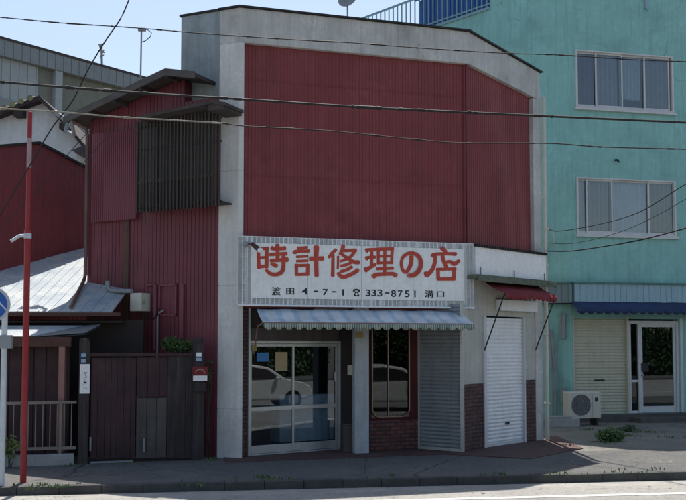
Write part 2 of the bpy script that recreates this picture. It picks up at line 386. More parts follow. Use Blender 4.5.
# gutter strip of paler concrete along the kerb, and the painted edge line
g = MB(); g.face([FK.P(-60, .42, .004), FK.P(60, .42, .004), FK.P(60, .003, .004), FK.P(-60, .003, .004)]); tag(g.build('gutter', mat('gutter_concrete', (.33, .32, .29), .9, var=.25, scale=3, grime=.35, bump=.4)), kind='structure')
g = MB()
g.face([FK.P(-60, 1.27, .004), FK.P(60, 1.27, .004), FK.P(60, 1.12, .004), FK.P(-60, 1.12, .004)])
g.face([FK.P(-60, 4.9, .004), FK.P(60, 4.9, .004), FK.P(60, 4.75, .004), FK.P(-60, 4.75, .004)])
tag(g.build('lane_marking', M_paint), kind='structure')
g = MB(); g.face([FK.P(-60, 1.118, .004), FK.P(60, 1.118, .004), FK.P(60, .422, .004), FK.P(-60, .422, .004)]); tag(g.build('road_shoulder', asphalt('shoulder_asphalt', (.25, .24, .22), (.31, .30, .275), crack=False)), kind='structure')
# kerb of separate stones, a real step
g = MB(); q = -30.0
while q < 30:
    dz = random.uniform(-.006, .006)
    g.box(FK, q+.002, q+.598, -.16, random.uniform(-.004, .004), -.01, SW+.002+dz); q += .6
tag(g.build('kerb', M_stone, bevel=.012), kind='structure')
g = MB(); g.slab([FK.P(-60, -.15, 0), FK.P(60, -.15, 0), FK.P(60, -3.0, 0), FK.P(-60, -3.0, 0)], -.01, SW-.004); tag(g.build('pavement', M_walk), kind='structure')
g = MB(); g.slab([FK.P(-40, -3.0, 0), FK.P(40, -3.0, 0), FK.P(40, -16, 0), FK.P(-40, -16, 0)], -.01, SW-.008); tag(g.build('forecourt', M_apron), kind='structure')
g = MB(); g.slab([FK.P(-60, 20.5, 0), FK.P(60, 20.5, 0), FK.P(60, 17, 0), FK.P(-60, 17, 0)], -.01, SW-.004); tag(g.build('pavement', M_walk), kind='structure')
# red tiled threshold in front of the shop
a0 = ground(226, 462.5); a1 = ground(445, 454.5); a2 = ground(531, 459); a3 = ground(583, 448.5); a4 = ground(557, 436)
b0 = FC.P(-.1, -3, 0); 
g = MB(); g.slab([a0, a1, a2, a3, a4, FD.P(FD.L-.1, -1.5, 0), FC.P(1, -3.2, 0), FC.P(-.1, -1.2, 0)], .05, SW+.012); tag(g.build('paved_threshold', M_tilered), kind='structure')

# ------------------------------------------------------------------ the watch repair shop
FLOOR = SW+.014
sh = thing('corner_shop', 'two-storey corner shop with grey concrete frame and tall red corrugated upper walls', 'shop', (Cc.x+2, Cc.y+2, SW))
zbL = FC.z(240, 42)              # underside of the parapet beam
zsT = FC.z(300, 238); zsB = FC.z(300, 305, .14)   # sign band
LC, LD = FC.L, FD.L
inner = .2
# concrete frame: pillar left, beams over both fronts, right pillar
g = MB()
def ring(pts, z0, z1, g=g): g.slab(pts, z0, z1)
pA = FA.P(0, 0, 0); pC = FC.P(0, 0, 0); pC2 = FC.P(.09, 0, 0)
gp = MB()
for z_a, z_b in ((SW-.01, 1.02), (1.03, 3.28), (3.29, 5.4), (5.41, zbL-.002)): gp.slab([pA, pC, pC2, FC.P(.09, -.34, 0), FA.P(0, -.34, 0)], z_a, z_b)        # left pillar, cast in lifts
gp.slab([FA.P(.01, -.01, 0), FC.P(.0, -.01, 0), FC.P(.08, -.01, 0), FC.P(.08, -.3, 0), FA.P(.01, -.3, 0)], SW, zbL-.01)
gp.build('pillar', mat('pillar_paint', (.66, .65, .64), .9, var=.14, scale=1.6, streak=.35, bump=.35, bscale=25, grime=.25), sh)
g.slab([pA, pC, FC.P(LC, 0, 0), FC.P(LC, -.34, 0), FC.P(.0, -.36, 0), FA.P(0, -.34, 0)], zbL, ZT)   # beam
g.prism(FD, [(0, zbL), (LD, zbL-.24), (LD, ZT-.27), (0, ZT)], -.34, 0)    # beam falling over the chamfer
sE0 = FD.s(534, 0, 200)
g.slab([FD.P(sE0, 0, 0), FD.P(LD, 0, 0), FD.P(LD, -.34, 0), FD.P(sE0, -.34, 0)], SW-.01, zbL-.23)   # right pillar
g.build('concrete_frame', M_conc, sh, bevel=.012)
# capping along the parapet
g = MB(); w = .05
g.slab([FA.P(-.02, w, 0), FC.P(0-.01, w, 0), FC.P(LC+.02, w, 0), FC.P(LC, -.38, 0), FC.P(0, -.40, 0), FA.P(-.02, -.38, 0)], ZT+.002, ZT+.032)
g.prism(FD, [(-.03, ZT+.003), (LD+w, ZT-.27), (LD+w, ZT-.24), (-.03, ZT+.034)], -.38, w)
g.build('parapet_capping', M_dark, sh)
# set back side wall seen above the wooden wing
FS = Frame(FA.P(0, -.28, 0), ang=R(-22.6)); sS = FS.s(181, 0, 60)
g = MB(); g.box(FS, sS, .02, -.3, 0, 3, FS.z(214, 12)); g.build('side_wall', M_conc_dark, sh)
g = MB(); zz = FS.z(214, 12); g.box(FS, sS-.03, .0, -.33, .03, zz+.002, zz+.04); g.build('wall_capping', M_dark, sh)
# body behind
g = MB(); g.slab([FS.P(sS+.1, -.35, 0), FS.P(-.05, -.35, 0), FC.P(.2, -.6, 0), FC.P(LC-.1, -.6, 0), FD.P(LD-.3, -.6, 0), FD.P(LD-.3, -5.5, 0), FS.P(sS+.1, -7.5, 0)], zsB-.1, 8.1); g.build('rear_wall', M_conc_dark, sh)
g = MB(); g.box(FD, LD-.12, LD, -6, -.341, SW, 8.0); g.build('end_wall', M_cream, sh)
# red corrugated sheets, recessed in the frame
g = MB(); g.corr(FC, .09, LC-.02, zsB-.05, zbL, -.10, .068, .010); 
for zz in (zsT+1.15, zsT+2.95): g.corr(FC, .09, LC-.02, zz, zz+.012, -.088, .068, .010)
g.build('corrugated_cladding', M_red, sh)
sw0 = .0
g = MB(); g.corr(FD, -.06, sE0, FD.z(500, 281)+.2, lambda q_: zbL-.24*max(0, q_)/LD, -.10, .068, .010); g.build('corrugated_cladding', M_red, sh)
g = MB(); g.box(FC, LC-.045, LC-.02+.03, -.09, -.05, zsT-.1, zbL); g.build('corner_trim', M_maroon, sh)

# shopfront polyline
q0 = ground(249, 456.0, FLOOR); q1 = ground(338.5, 449.3, FLOOR); q2 = ground(370, 451.2, FLOOR); q3 = ground(419, 448.6, FLOOR); q4 = ground(462, 452.0, FLOOR)
F0 = Frame(q0, q1); F1 = Frame(q1, q2); F2 = Frame(q2, q3); F3 = Frame(q3, q4)
ZC = zsB+.1
# tiled side pier between pillar and door
Fp = Frame(FC.P(.09, -.08, 0), q0)
box('brick_pier', M_brick, sh, Fp, .0, Fp.L, -.1, 0, FLOOR, ZC)
# header above the door
zh = F0.z(290, 343.5)
zh2 = zh+.28
box('door_header', M_wood2, sh, F0, 0, F0.L, -.1, .012, zh+.05, zh2)
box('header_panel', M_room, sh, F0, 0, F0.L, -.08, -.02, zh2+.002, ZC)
# door frame and two sliding leaves
fr = MB(); 
fr.box(F0, -.045, .0, -.06, .05, FLOOR, ZC-.02); fr.box(F0, F0.L, F0.L+.045, -.06, .03, FLOOR, zh+.05); fr.box(F0, 0, F0.L, -.06, .03, zh, zh+.048); fr.box(F0, 0, F0.L, -.06, .03, FLOOR, FLOOR+.025)
fr.build('door_frame', M_alu, sh, bevel=.004)
ms = F0.s(293.5, 0, 400)
def leaf(a, b, o):
    L = MB(); z0 = FLOOR+.03; z1 = zh-.004
    zm = F0.z(290, 407.5)
    L.box(F0, a, a+.045, o-.03, o, z0, z1); L.box(F0, b-.045, b, o-.03, o, z0, z1)
    L.box(F0, a+.045, b-.045, o-.028, o-.002, z0, z0+.15); L.box(F0, a+.045, b-.045, o-.028, o-.002, z1-.05, z1); L.box(F0, a+.045, b-.045, o-.028, o-.002, zm-.035, zm+.035)
    d = L.build('sliding_door', M_alu, sh, bevel=.003)
    MB().box(F0, a+.04, b-.04, o-.018, o-.012, z0+.14, z1-.04).build('glass_pane', GL, d)
    return d
d1 = leaf(.002, ms+.02, .0); d2 = leaf(ms-.02, F0.L-.002, -.035)
h = MB(); h.box(F0, F0.L-.075, F0.L-.045, -.032, -.018, F0.z(332, 381), F0.z(332, 372)); h.build('handle', M_aluw, d2)
# interior: floor, back wall, ceiling
Fi = Frame(FC.P(.12, -2.9, 0), FC.P(LC+1.2, -2.9, 0))
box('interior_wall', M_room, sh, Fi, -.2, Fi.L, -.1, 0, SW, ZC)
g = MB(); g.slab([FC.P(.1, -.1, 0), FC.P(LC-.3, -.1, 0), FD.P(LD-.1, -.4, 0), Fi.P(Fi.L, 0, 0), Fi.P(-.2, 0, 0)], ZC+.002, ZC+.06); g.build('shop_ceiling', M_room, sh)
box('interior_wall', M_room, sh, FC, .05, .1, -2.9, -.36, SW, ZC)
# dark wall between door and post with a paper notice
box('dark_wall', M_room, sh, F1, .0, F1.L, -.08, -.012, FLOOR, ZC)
# show window
zb = F2.z(395, 418.5)
bw = MB(); bw.box(F2, 0, F2.L, -.12, .0, FLOOR, zb-.03); bw.build('brick_plinth', M_brickr, sh)
# frame with a rounded lower right corner
s1w = F2.s(371, 0, 400); s2w = F2.s(409, 0, 400); ztw = 2.75; rr = .16
def round_path(a, b, zb_, zt_, r):
    p = [(a, zt_), (a, zb_+r)]+[(a+r-r*math.cos(t), zb_+r-r*math.sin(t)) for t in (R(20), R(45), R(70))]+[(a+r, zb_), (b-r, zb_)]
    p += [(b-r+r*math.sin(t), zb_+r-r*math.cos(t)) for t in (R(20), R(45), R(70))]+[(b, zb_+r), (b, zt_)]
    return p
sw_ = thing
pw = MB()
pth = round_path(s1w+.02, s2w, zb+.04, ztw, rr)
pw.tube([F2.P(a, .02, z) for a, z in pth], .016, 8)
pw.tube([F2.P(F2.s(388, 0, 380), .012, z) for z in (zb+.05, ztw)], .012, 8)
wf = pw.build('show_window', M_gold, sh)
g = MB(); g.box(F2, s2w+.012, F2.L, -.1, .004, zb-.03, ZC); g.box(F2, 0, s1w+.01, -.1, .004, zb-.03, ZC); g.box(F2, s1w+.01, s2w+.012, -.1, -.0, zb-.028, zb+.028); g.build('window_surround', M_redp, sh)
MB().box(F2, s1w+.01, s2w+.012, -.01, -.004, zb+.03, ztw).build('glass_pane', GLD, wf)
g = MB(); g.box(F2, F2.s(390, 0, 380), s2w+.1, -.34, -.30, zb-.1, ztw); g.corr(F2, F2.s(390, 0, 380), s2w+.1, zb-.1, ztw, -.3, .09, .03, 'sine'); g.build('red_curtain', M_redp, sh)
# grey roller shutter
sh3 = MB(); sh3.slats(F3, .03, F3.L-.02, FLOOR+.05, ZC-.05, -.03, .075, .018); shg = sh3.build('roller_shutter', M_shutg, sh)
g = MB(); g.box(F3, -.01, .03, -.06, .02, FLOOR, ZC-.02); g.box(F3, F3.L-.02, F3.L+.025, -.06, .02, FLOOR, ZC-.02); g.box(F3, .03, F3.L-.02, -.05, .0, FLOOR, FLOOR+.05); g.build('shutter_rail', M_alu, shg)
# free standing post under the awning
sp0, sp1 = FC.s(355, .0, 400), FC.s(369.3, .0, 400)
box('post', mat('post_paint', (.40, .43, .46), .8, var=.14, scale=2, streak=.4, grime=.2), sh, FC, sp0, sp1, -.17, -.01, SW, ZC+.05, bevel=.006)
# corner pier: white above, brick below
q5 = FC.P(LC+.0, .0, 0); zp = FC.z(470, 384)
qd = FD.P(FD.s(484.5, 0, 400), 0, 0)
g = MB(); g.slab([q4+FC.n*.005, q5, qd, qd-FD.n*.3, q4-FC.n*.3], FLOOR, zp); 
for fi in range(len(g.f)):
    if fi >= 2: g.uv[fi] = None
g.uv = {}
# uv by hand so the courses run round the corner
ptsb = [q4+FC.n*.005, q5, qd]
g = MB(); L0 = 0
for a, b in zip(ptsb[:-1], ptsb[1:]):
    l = (b-a).length
    A0 = Vector((a.x, a.y, FLOOR)); B0 = Vector((b.x, b.y, FLOOR)); A1 = Vector((a.x, a.y, zp)); B1 = Vector((b.x, b.y, zp))
    g.face([A0, B0, B1, A1], [(L0, FLOOR), (L0+l, FLOOR), (L0+l, zp), (L0, zp)]); L0 += l
bk = [qd-FD.n*.3, q4-FC.n*.3]
g.face([Vector((p.x, p.y, zp)) for p in ptsb+bk]); 
for a, b in ((qd, bk[0]), (bk[0], bk[1]), (bk[1], ptsb[0])):
    g.face([Vector((a.x, a.y, FLOOR)), Vector((b.x, b.y, FLOOR)), Vector((b.x, b.y, zp)), Vector((a.x, a.y, zp))], [(0, 0), (.3, 0), (.3, zp), (0, zp)])
g.build('brick_pier', M_brick, sh)
g = MB(); i_ = -.012
g.slab([q4+FC.n*(.005+i_), FC.P(LC-.005, i_, 0), qd+FD.n*i_, qd-FD.n*.28, q4-FC.n*.28], zp+.002, FC.z(300, 305.5, .14)-.023); g.build('corner_pier', M_cream, sh)
# white roller shutter on the chamfer
a_, b_ = FD.s(486, 0, 400), FD.s(523.5, 0, 400); zst = FD.z(504, 318)
g = MB(); g.slats(FD, a_, b_, FLOOR+.06, zst, -.04, .078, .018); shw = g.build('roller_shutter', M_shutw, sh)
g = MB(); g.box(FD, FD.s(483.5, 0, 400), a_, -.07, .03, FLOOR, zst+.03); g.box(FD, b_, b_+.05, -.07, .03, FLOOR, zst+.03); g.box(FD, a_, b_, -.05, -.005, FLOOR, FLOOR+.06); g.build('shutter_rail', M_aluw, shw)
g = MB(); g.box(FD, FD.s(506, 0, 400), FD.s(510, 0, 400), -.02, -.012, .55, .6); g.build('keyhole_plate', M_dark, shw)
zbr = FD.z(530, 380)
box('brick_pier', M_brick, sh, FD, b_+.052, sE0-.0, -.12, -.015, FLOOR, zbr)
box('cream_wall', M_cream, sh, FD, b_+.052, sE0-.0, -.12, -.02, zbr+.002, zst+.03)
zledge = FD.z(500, 281)
box('cream_wall', M_cream, sh, FD, FD.s(484, 0, 400), sE0, -.12, -.03, zst+.032, zledge)
box('cream_wall', M_cream, sh, FD, .03, FD.s(484, 0, 400)-.002, -.12, -.03, zsB-.08, zledge)
box('shutter_box', M_white, sh, FD, FD.s(501, .1, 310), FD.s(537, .1, 310), -.02, .12, FD.z(515, 311, .12), FD.z(515, 300, .12), bevel=.008)
# mossy ledge over the chamfer front
g = MB(); s0_, s1_ = FD.s(474, .25, 284)+.05, LD+.08
g.prism(FD, [(s0_, zledge-.02), (s1_, zledge-.02), (s1_, zledge+.06), (s0_, zledge+.06)], -.02, .30)
g.box(FD, s0_, s1_, .30, .33, zledge-.07, zledge+.04); g.build('ledge', M_moss, sh, bevel=.006)
# red awning
def awning(F, s0, s1, oT, zT, oB, zB, m, mval, vh, nsc, parent, name, stripes=None, skew=0):
    g = MB(); n = 60; g.use(m)
    T = .012
    def top(s, t): return F.P(s+skew*t, oT+(oB-oT)*t, zT+(zB-zT)*t-.03*math.sin(math.pi*t)+.006*math.sin(s*9))
    vs = []; fs = []
    for i in range(n+1):
        s = s0+(s1-s0)*i/n
        for t in (0, .33, .66, 1): vs.append(top(s, t))
    for i in range(n):
        for k in range(3): fs.append((i*4+k, i*4+k+1, i*4+k+5, i*4+k+4))
    g.mesh(vs, fs, True); o = g.build(name, m, parent)
    so = o.modifiers.new('thickness', 'SOLIDIFY'); so.thickness = T
    v = MB(); pts = []; N = nsc*8
    vs = []; fs = []
    for i in range(N+1):
        s = s0+(s1-s0)*i/N+skew; ph = (i % 8)/8
        dz = vh*(.62+.38*math.sin(math.pi*ph))
        wob = .012*math.sin(i*.9)+.01*math.sin(i*.37)
        b = F.P(s, oB+.006, zB-.004+.006*math.sin((s-skew)*9)); c = F.P(s, oB+.012+wob, zB-dz)
        vs += [b, c]
    for i in range(N): fs.append((2*i, 2*i+1, 2*i+3, 2*i+2))
    v.mesh(vs, fs, True); w = v.build('valance', mval, o); so = w.modifiers.new('thickness', 'SOLIDIFY'); so.thickness = .006
    return o
sRa = FD.s(557, .55, 296)
aR = awning(FD, FD.s(486, .1, 285), sRa, .06, zledge-.03, .55, FD.z(520, 293, .55), M_awnred, M_awnred, .14, 12, sh, 'red_awning')
for s_ in (FD.s(486, .1, 285)+.03, sRa-.03):
    MB().tube([FD.P(s_, .53, FD.z(520, 294, .55)), FD.P(s_-.0, .03, FD.z(500, 350))], .014, 6).build('awning_arm', M_dark, aR)
# striped awning over the shop front
def stripe_mat(name, base, col, freq, dirx, blot=True):
    m = bpy.data.materials.new(name); m.use_nodes = True; nt = m.node_tree; N = nt.nodes; L = nt.links; b = N['Principled BSDF']; b.inputs['Roughness'].default_value = .85
    tc = N.new('ShaderNodeTexCoord'); vm = N.new('ShaderNodeVectorMath'); vm.operation = 'DOT_PRODUCT'; vm.inputs[1].default_value = dirx; L.new(tc.outputs['Object'], vm.inputs[0])
    a = N.new('ShaderNodeMath'); a.operation = 'MULTIPLY'; a.inputs[1].default_value = freq*2*math.pi; L.new(vm.outputs['Value'], a.inputs[0])
    s = N.new('ShaderNodeMath'); s.operation = 'SINE'; L.new(a.outputs[0], s.inputs[0])
    n = N.new('ShaderNodeTexNoise'); n.inputs['Scale'].default_value = 7; n.inputs['Detail'].default_value = 5; L.new(tc.outputs['Object'], n.inputs['Vector'])
    ad = N.new('ShaderNodeMath'); ad.operation = 'MULTIPLY_ADD'; ad.inputs[1].default_value = 2.2 if blot else .6; L.new(n.outputs['Fac'], ad.inputs[0]); L.new(s.outputs[0], ad.inputs[2])
    r = N.new('ShaderNodeMapRange'); r.inputs[1].default_value = 1.35 if blot else .2; r.inputs[2].default_value = 1.9 if blot else .4; L.new(ad.outputs[0], r.inputs[0])
    x = N.new('ShaderNodeMix'); x.data_type = 'RGBA'; x.inputs[6].default_value = (*base, 1); x.inputs[7].default_value = (*col, 1); L.new(r.outputs[0], x.inputs[0])
    n2 = N.new('ShaderNodeTexNoise'); n2.inputs['Scale'].default_value = 3; n2.inputs['Detail'].default_value = 7; L.new(tc.outputs['Object'], n2.inputs['Vector'])
    r2 = N.new('ShaderNodeMapRange'); r2.inputs[1].default_value = .3; r2.inputs[2].default_value = .7; r2.inputs[3].default_value = .72; r2.inputs[4].default_value = 1.05; L.new(n2.outputs['Fac'], r2.inputs[0])
    y = N.new('ShaderNodeMix'); y.data_type = 'RGBA'; y.blend_type = 'MULTIPLY'; y.inputs[0].default_value = 1; L.new(x.outputs[2], y.inputs[6]); L.new(r2.outputs[0], y.inputs[7]); L.new(y.outputs[2], b.inputs['Base Color'])
    MATS[name] = m; return m
dirx = tuple(FC.d)
M_str = stripe_mat('awning_stripe', (.64, .68, .70), (.44, .55, .63), 1/.31, dirx)
M_val = stripe_mat('valance_stripe', (.46, .46, .38), (.12, .20, .19), 1/.045, dirx, False)
zAt = FC.z(360, 310, .14); OB = .75; zAb = FC.z(360, 323, OB)
aS = awning(FC, FC.s(257, .14, 309), FC.s(461, .14, 311), .13, zAt, OB, zAb, M_str, M_val, .13, 22, sh, 'striped_awning', skew=.0)
g = MB(); sl = FC.s(261, OB, 322)+.02
g.tube([FC.P(sl, OB-.02, zAb-.03), FC.P(sl-.02, .45, zAb-.06), FC.P(sl-.01, .05, zAb-.55)], .013, 6)
g.build('awning_arm', M_pinkwood, aS); g = MB()
sr = FC.s(468, OB, 322)
g.tube([FC.P(FC.s(261, OB, 322), OB, zAb-.005), FC.P(sr, OB, zAb-.005)], .011, 6)
g.build('front_bar', M_pinkwood, aS)

# ------------------------------------------------------------------ signboard with lettering
SO = .14
sgb = thing('shop_sign', 'long white shop signboard with big red characters and black address line', 'sign', FC.P(2.3, .1, zsB))
sL, sR = FC.s(238.5, SO, 270), FC.s(474, SO, 270)
zT_ = FC.z(238.5, 235.5, SO); zB_ = FC.z(300, 305.5, SO)
g = MB(); g.box(FC, sL, sR, -.1, SO-.012, zB_, zT_-.01); 
g.corr(FC, sL, sR, zB_, zT_, SO-.012, .085, .008, 'bead')
g.box(FC, sL, sR, SO-.012, SO+.014, zB_-.02, zB_+.012)
g.build('sign_box', M_white, sgb)
pl, pr = FC.s(252, SO, 270), FC.s(463, SO, 270); pz0, pz1 = FC.z(360, 299.5, SO), FC.z(360, 246, SO)
FO = SO+.012
g = MB(); g.box(FC, pl, pr, SO-.008, FO, pz0, pz1); 
g.box(FC, pl-.02, pl, SO-.008, FO+.006, pz0-.06, pz1+.06); g.box(FC, pr, pr+.02, SO-.008, FO+.006, pz0-.06, pz1+.06)
g.build('sign_face', M_signface, sgb)
g = MB()
for k_ in (1, 2, 3): q_ = pl+(pr-pl)*k_/4; MB().box(FC, q_-.003, q_+.003, FO, FO+.0012, pz0, pz1).build('panel_seam', M_pvcg, sgb)
KA = 80/571
def zc(x0): return lambda x, y: FC.S(x0+x*KA, 235+y*KA, FO)
def offset_poly(pts, w):
    n = len(pts); L = []; Rr = []
    for i in range(n):
        a = pts[max(0, i-1)]; b = pts[min(n-1, i+1)]; dx, dy = b[0]-a[0], b[1]-a[1]; l = math.hypot(dx, dy) or 1; nx, ny = -dy/l, dx/l
        h = w[i]/2; L.append((pts[i][0]+nx*h, pts[i][1]+ny*h)); Rr.append((pts[i][0]-nx*h, pts[i][1]-ny*h))
    def cap(p, q, h, s):   # rounded end from last L to last R
        dx, dy = p[0]-q[0], p[1]-q[1]; l = math.hypot(dx, dy) or 1; ux, uy = dx/l, dy/l; nx, ny = -uy, ux
        return [(p[0]+s*nx*h*math.cos(t)+ux*h*.55*math.sin(t), p[1]+s*ny*h*math.cos(t)+uy*h*.55*math.sin(t)) for t in (R(35), R(70), R(110), R(145))]
    endc = cap(pts[-1], pts[-2], w[-1]/2, 1); startc = cap(pts[0], pts[1], w[0]/2, 1)
    return L+endc+Rr[::-1]+startc
CH = []
CH.append(('letter', 240, [
 ([(133,92),(132,165),(134,236)],[22,22,26]), ([(126,100),(160,98),(202,94)],[22,20,20]), ([(190,96),(190,165),(189,232)],[24,24,24]), ([(136,163),(188,160)],[18,18]), ([(128,228),(196,222)],[22,20]),
 ([(266,70),(268,120),(268,178)],[26,22,24]), ([(226,92),(250,100),(322,94)],[26,20,26]), ([(214,140),(332,133)],[20,22]), ([(218,184),(280,180),(338,176)],[20,22,30]),
 ([(310,150),(310,215),(305,250),(285,274),(250,283),(215,276),(186,250)],[22,24,26,26,24,22,18]), ([(222,206),(242,214),(262,222)],[16,22,24])]))
CH.append(('letter', 240, [
 ([(412,94),(445,92),(480,88)],[22,18,18]), ([(390,128),(402,118),(494,114)],[30,22,20]), ([(404,156),(484,152)],[16,16]), ([(404,187),(484,184)],[16,16]),
 ([(402,212),(402,282)],[22,20]), ([(484,212),(482,282)],[20,22]), ([(396,220),(490,216)],[20,18]), ([(398,282),(488,280)],[20,20]),
 ([(500,170),(550,168),(592,168)],[28,24,28]), ([(544,84),(543,180),(546,292)],[34,26,26])]))
CH.append(('letter', 310, [
 ([(186,104),(160,128),(134,160)],[20,22,20]), ([(164,140),(163,210),(162,292)],[20,22,24]), ([(200,152),(200,198),(198,242)],[14,14,14]),
 ([(236,78),(230,105),(212,138)],[26,22,16]), ([(232,112),(280,110),(328,110)],[22,20,24]), ([(318,118),(295,150),(262,172),(218,188)],[20,20,18,14]), ([(228,138),(270,168),(310,192),(348,196)],[18,22,24,26]),
 ([(222,222),(262,212),(300,194)],[18,18,18]), ([(218,262),(260,250),(298,228)],[18,20,20]), ([(200,272),(218,294),(244,300),(300,278),(342,250)],[18,24,26,24,24])]))
CH.append(('letter', 310, [
 ([(404,112),(420,106),(472,104)],[32,22,22]), ([(402,168),(425,160),(466,158)],[28,20,20]), ([(440,106),(440,170),(438,228)],[22,20,20]), ([(396,250),(420,238),(468,210)],[34,24,20]),
 ([(487,100),(487,150),(487,206)],[20,18,18]), ([(478,102),(530,100),(594,98)],[22,20,20]), ([(586,98),(584,150),(582,204)],[20,18,18]), ([(534,102),(533,190),(532,288)],[20,18,20]), ([(486,153),(586,150)],[14,14]), ([(486,200),(586,198)],[16,16]),
 ([(478,242),(530,240),(592,238)],[18,18,18]), ([(452,298),(472,284),(530,280),(590,278),(612,292)],[30,24,22,24,28])]))
CH.append(('letter', 390, [
 ([(152,146),(152,190),(140,230),(118,262),(98,262),(82,230),(80,190),(94,155),(125,134),(160,130),(195,146),(216,180),(216,225),(198,262),(165,288),(126,290)],[28,26,26,22,20,18,18,20,22,22,24,26,28,28,28,24])]))
CH.append(('letter', 390, [
 ([(368,94),(388,108),(400,128)],[26,28,20]), ([(302,150),(322,138),(400,134),(470,136)],[28,22,20,24]), ([(322,140),(320,195),(300,250),(262,290)],[20,24,26,30]), ([(252,268),(262,290)],[22,28]),
 ([(374,150),(384,190),(404,236)],[24,24,22]), ([(392,196),(430,192),(458,208),(492,184)],[20,22,24,22]),
 ([(342,242),(344,314)],[22,22]), ([(334,246),(400,244),(468,242)],[20,18,20]), ([(458,242),(454,314)],[22,22]), ([(338,314),(460,314)],[20,20])]))
for nm, x0, strokes in CH:
    T = zc(x0); g = MB()
    for k, (pts, w) in enumerate(strokes):
        if len(pts) > 2:   # smooth the centre line
            q = []; ww = []
            for i in range(len(pts)-1):
                p_ = pts[max(0, i-1)]; a = pts[i]; b = pts[i+1]; c = pts[min(len(pts)-1, i+2)]
                for j in range(4):
                    t = j/4
                    q.append(tuple(.5*((2*a[m])+(-p_[m]+b[m])*t+(2*p_[m]-5*a[m]+4*b[m]-c[m])*t*t+(-p_[m]+3*a[m]-3*b[m]+c[m])*t**3) for m in (0, 1))); ww.append(w[i]+(w[i+1]-w[i])*t)
            q.append(pts[-1]); ww.append(w[-1]); pts, w = q, ww
        w = [v*1.16 for v in w]
        poly = offset_poly(pts, w)
        if nm == 'letter' and x0 == 390 and len(strokes) == 1:   # the ring stroke crosses itself: build as quads
            n = len(pts)
            L = poly[:n]; Rr = poly[n+4:2*n+4][::-1]
            for i in range(n-1):
                o_ = FO+.002+(.0004*i)
                qd_ = [L[i], L[i+1], Rr[i+1], Rr[i]]
                fv = [T(*p) for p in qd_]; g.face([FC.P(s_, o_, z_) for s_, z_ in fv[::-1]])
            g.face([FC.P(*(lambda a: (a[0], FO+.0015, a[1]))(T(*p))) for p in (L[-1],)+tuple(poly[n:n+4])+(Rr[-1],)][::-1])
            continue
        fv = [T(*p) for p in poly]
        A = sum(fv[i][0]*fv[(i+1) % len(fv)][1]-fv[(i+1) % len(fv)][0]*fv[i][1] for i in range(len(fv)))
        if A < 0: fv = fv[::-1]
        g.prism(FC, fv, FO-.001, FO+.002+.0012*k)
    g.build(nm, M_signred, sgb)
def glyph(ch, F, o, s0, s1, z0, z1, m, parent, name='letter', thick=.003):
    cu = bpy.data.curves.new('t', 'FONT'); cu.body = ch; cu.offset = .018 if ord(ch) < 256 else .004
    ob = bpy.data.objects.new('t', cu); COL.objects.link(ob)
    dg = bpy.context.evaluated_depsgraph_get(); me = bpy.data.meshes.new_from_object(ob.evaluated_get(dg))
    xs = [v.co.x for v in me.vertices]; ys = [v.co.y for v in me.vertices]
    x0, x1, y0, y1 = min(xs), max(xs), min(ys), max(ys)
    if y1-y0 < .2 and z1-z0 > .05 and ch in '-一ー': zm = (z0+z1)/2; z0, z1 = zm-.012, zm+.012
    g = MB()
    def mp(v, oo): return F.P(s0+(v.co.x-x0)/max(1e-6, x1-x0)*(s1-s0), oo, z0+(v.co.y-y0)/max(1e-6, y1-y0)*(z1-z0))
    for k_ in range(1 if ord(ch) < 256 else 3):
        sh_ = F.d*(.0045*(k_-1))*(ord(ch) > 255); vs = [mp(v, o+thick+.0012*k_)+sh_ for v in me.vertices]
        g.mesh(vs, [tuple(p.vertices) for p in me.polygons])
    bpy.data.objects.remove(ob); bpy.data.curves.remove(cu); bpy.data.meshes.remove(me)
    return g.build(name, m, parent)
def small(ch, x0, xc, w, ya=372, yb=428):
    ps = zc(x0)
    s0, _ = ps(xc-w/2, 400); s1, _ = ps(xc+w/2, 400); _, z1 = ps(xc, ya); _, z0 = ps(xc, yb)
    glyph(ch, FC, FO, s0, s1, z0, z1, M_black, sgb)
for ch, x0, xc, w, ya, yb in [('渡',240,258,62,370,430),('田',240,358,54,378,424),('4',240,462,46,376,424),('-',240,541,32,396,406),
    ('7',310,110,40,384,430),('-',310,172,34,400,410),('1',310,236,12,386,432),('3',310,415,36,388,436),('3',310,456,36,388,436),('3',310,498,36,388,438),
    ('-',310,550,34,408,418),('8',390,25,36,392,442),('7',390,73,36,394,442),('5',390,122,36,394,444),('1',390,178,11,396,444),('溝',390,280,62,394,446),('口',390,360,50,402,442)]:
    small(ch, x0, xc, w, ya, yb)
g = MB(); T = zc(310)
def pp_(l, k): 
    fv = [T(*p) for p in l]; A = sum(fv[i][0]*fv[(i+1) % len(fv)][1]-fv[(i+1) % len(fv)][0]*fv[i][1] for i in range(len(fv)))
    g.prism(FC, fv if A > 0 else fv[::-1], FO-.001, FO+.002+.001*k)
pp_([(306,398),(310,386),(330,382),(352,386),(358,398),(356,406),(344,406),(342,396),(322,396),(320,406),(308,406)], 0)
pp_([(324,402),(340,402),(344,412),(354,436),(310,436),(320,412)], 1)
g.use(M_black); mi = g.cur; g.use(M_signface)
pp_([(332+8*math.cos(a), 421+8*math.sin(a)) for a in [R(k) for k in range(0, 360, 30)]], 2)
g.build('telephone_mark', None, sgb)
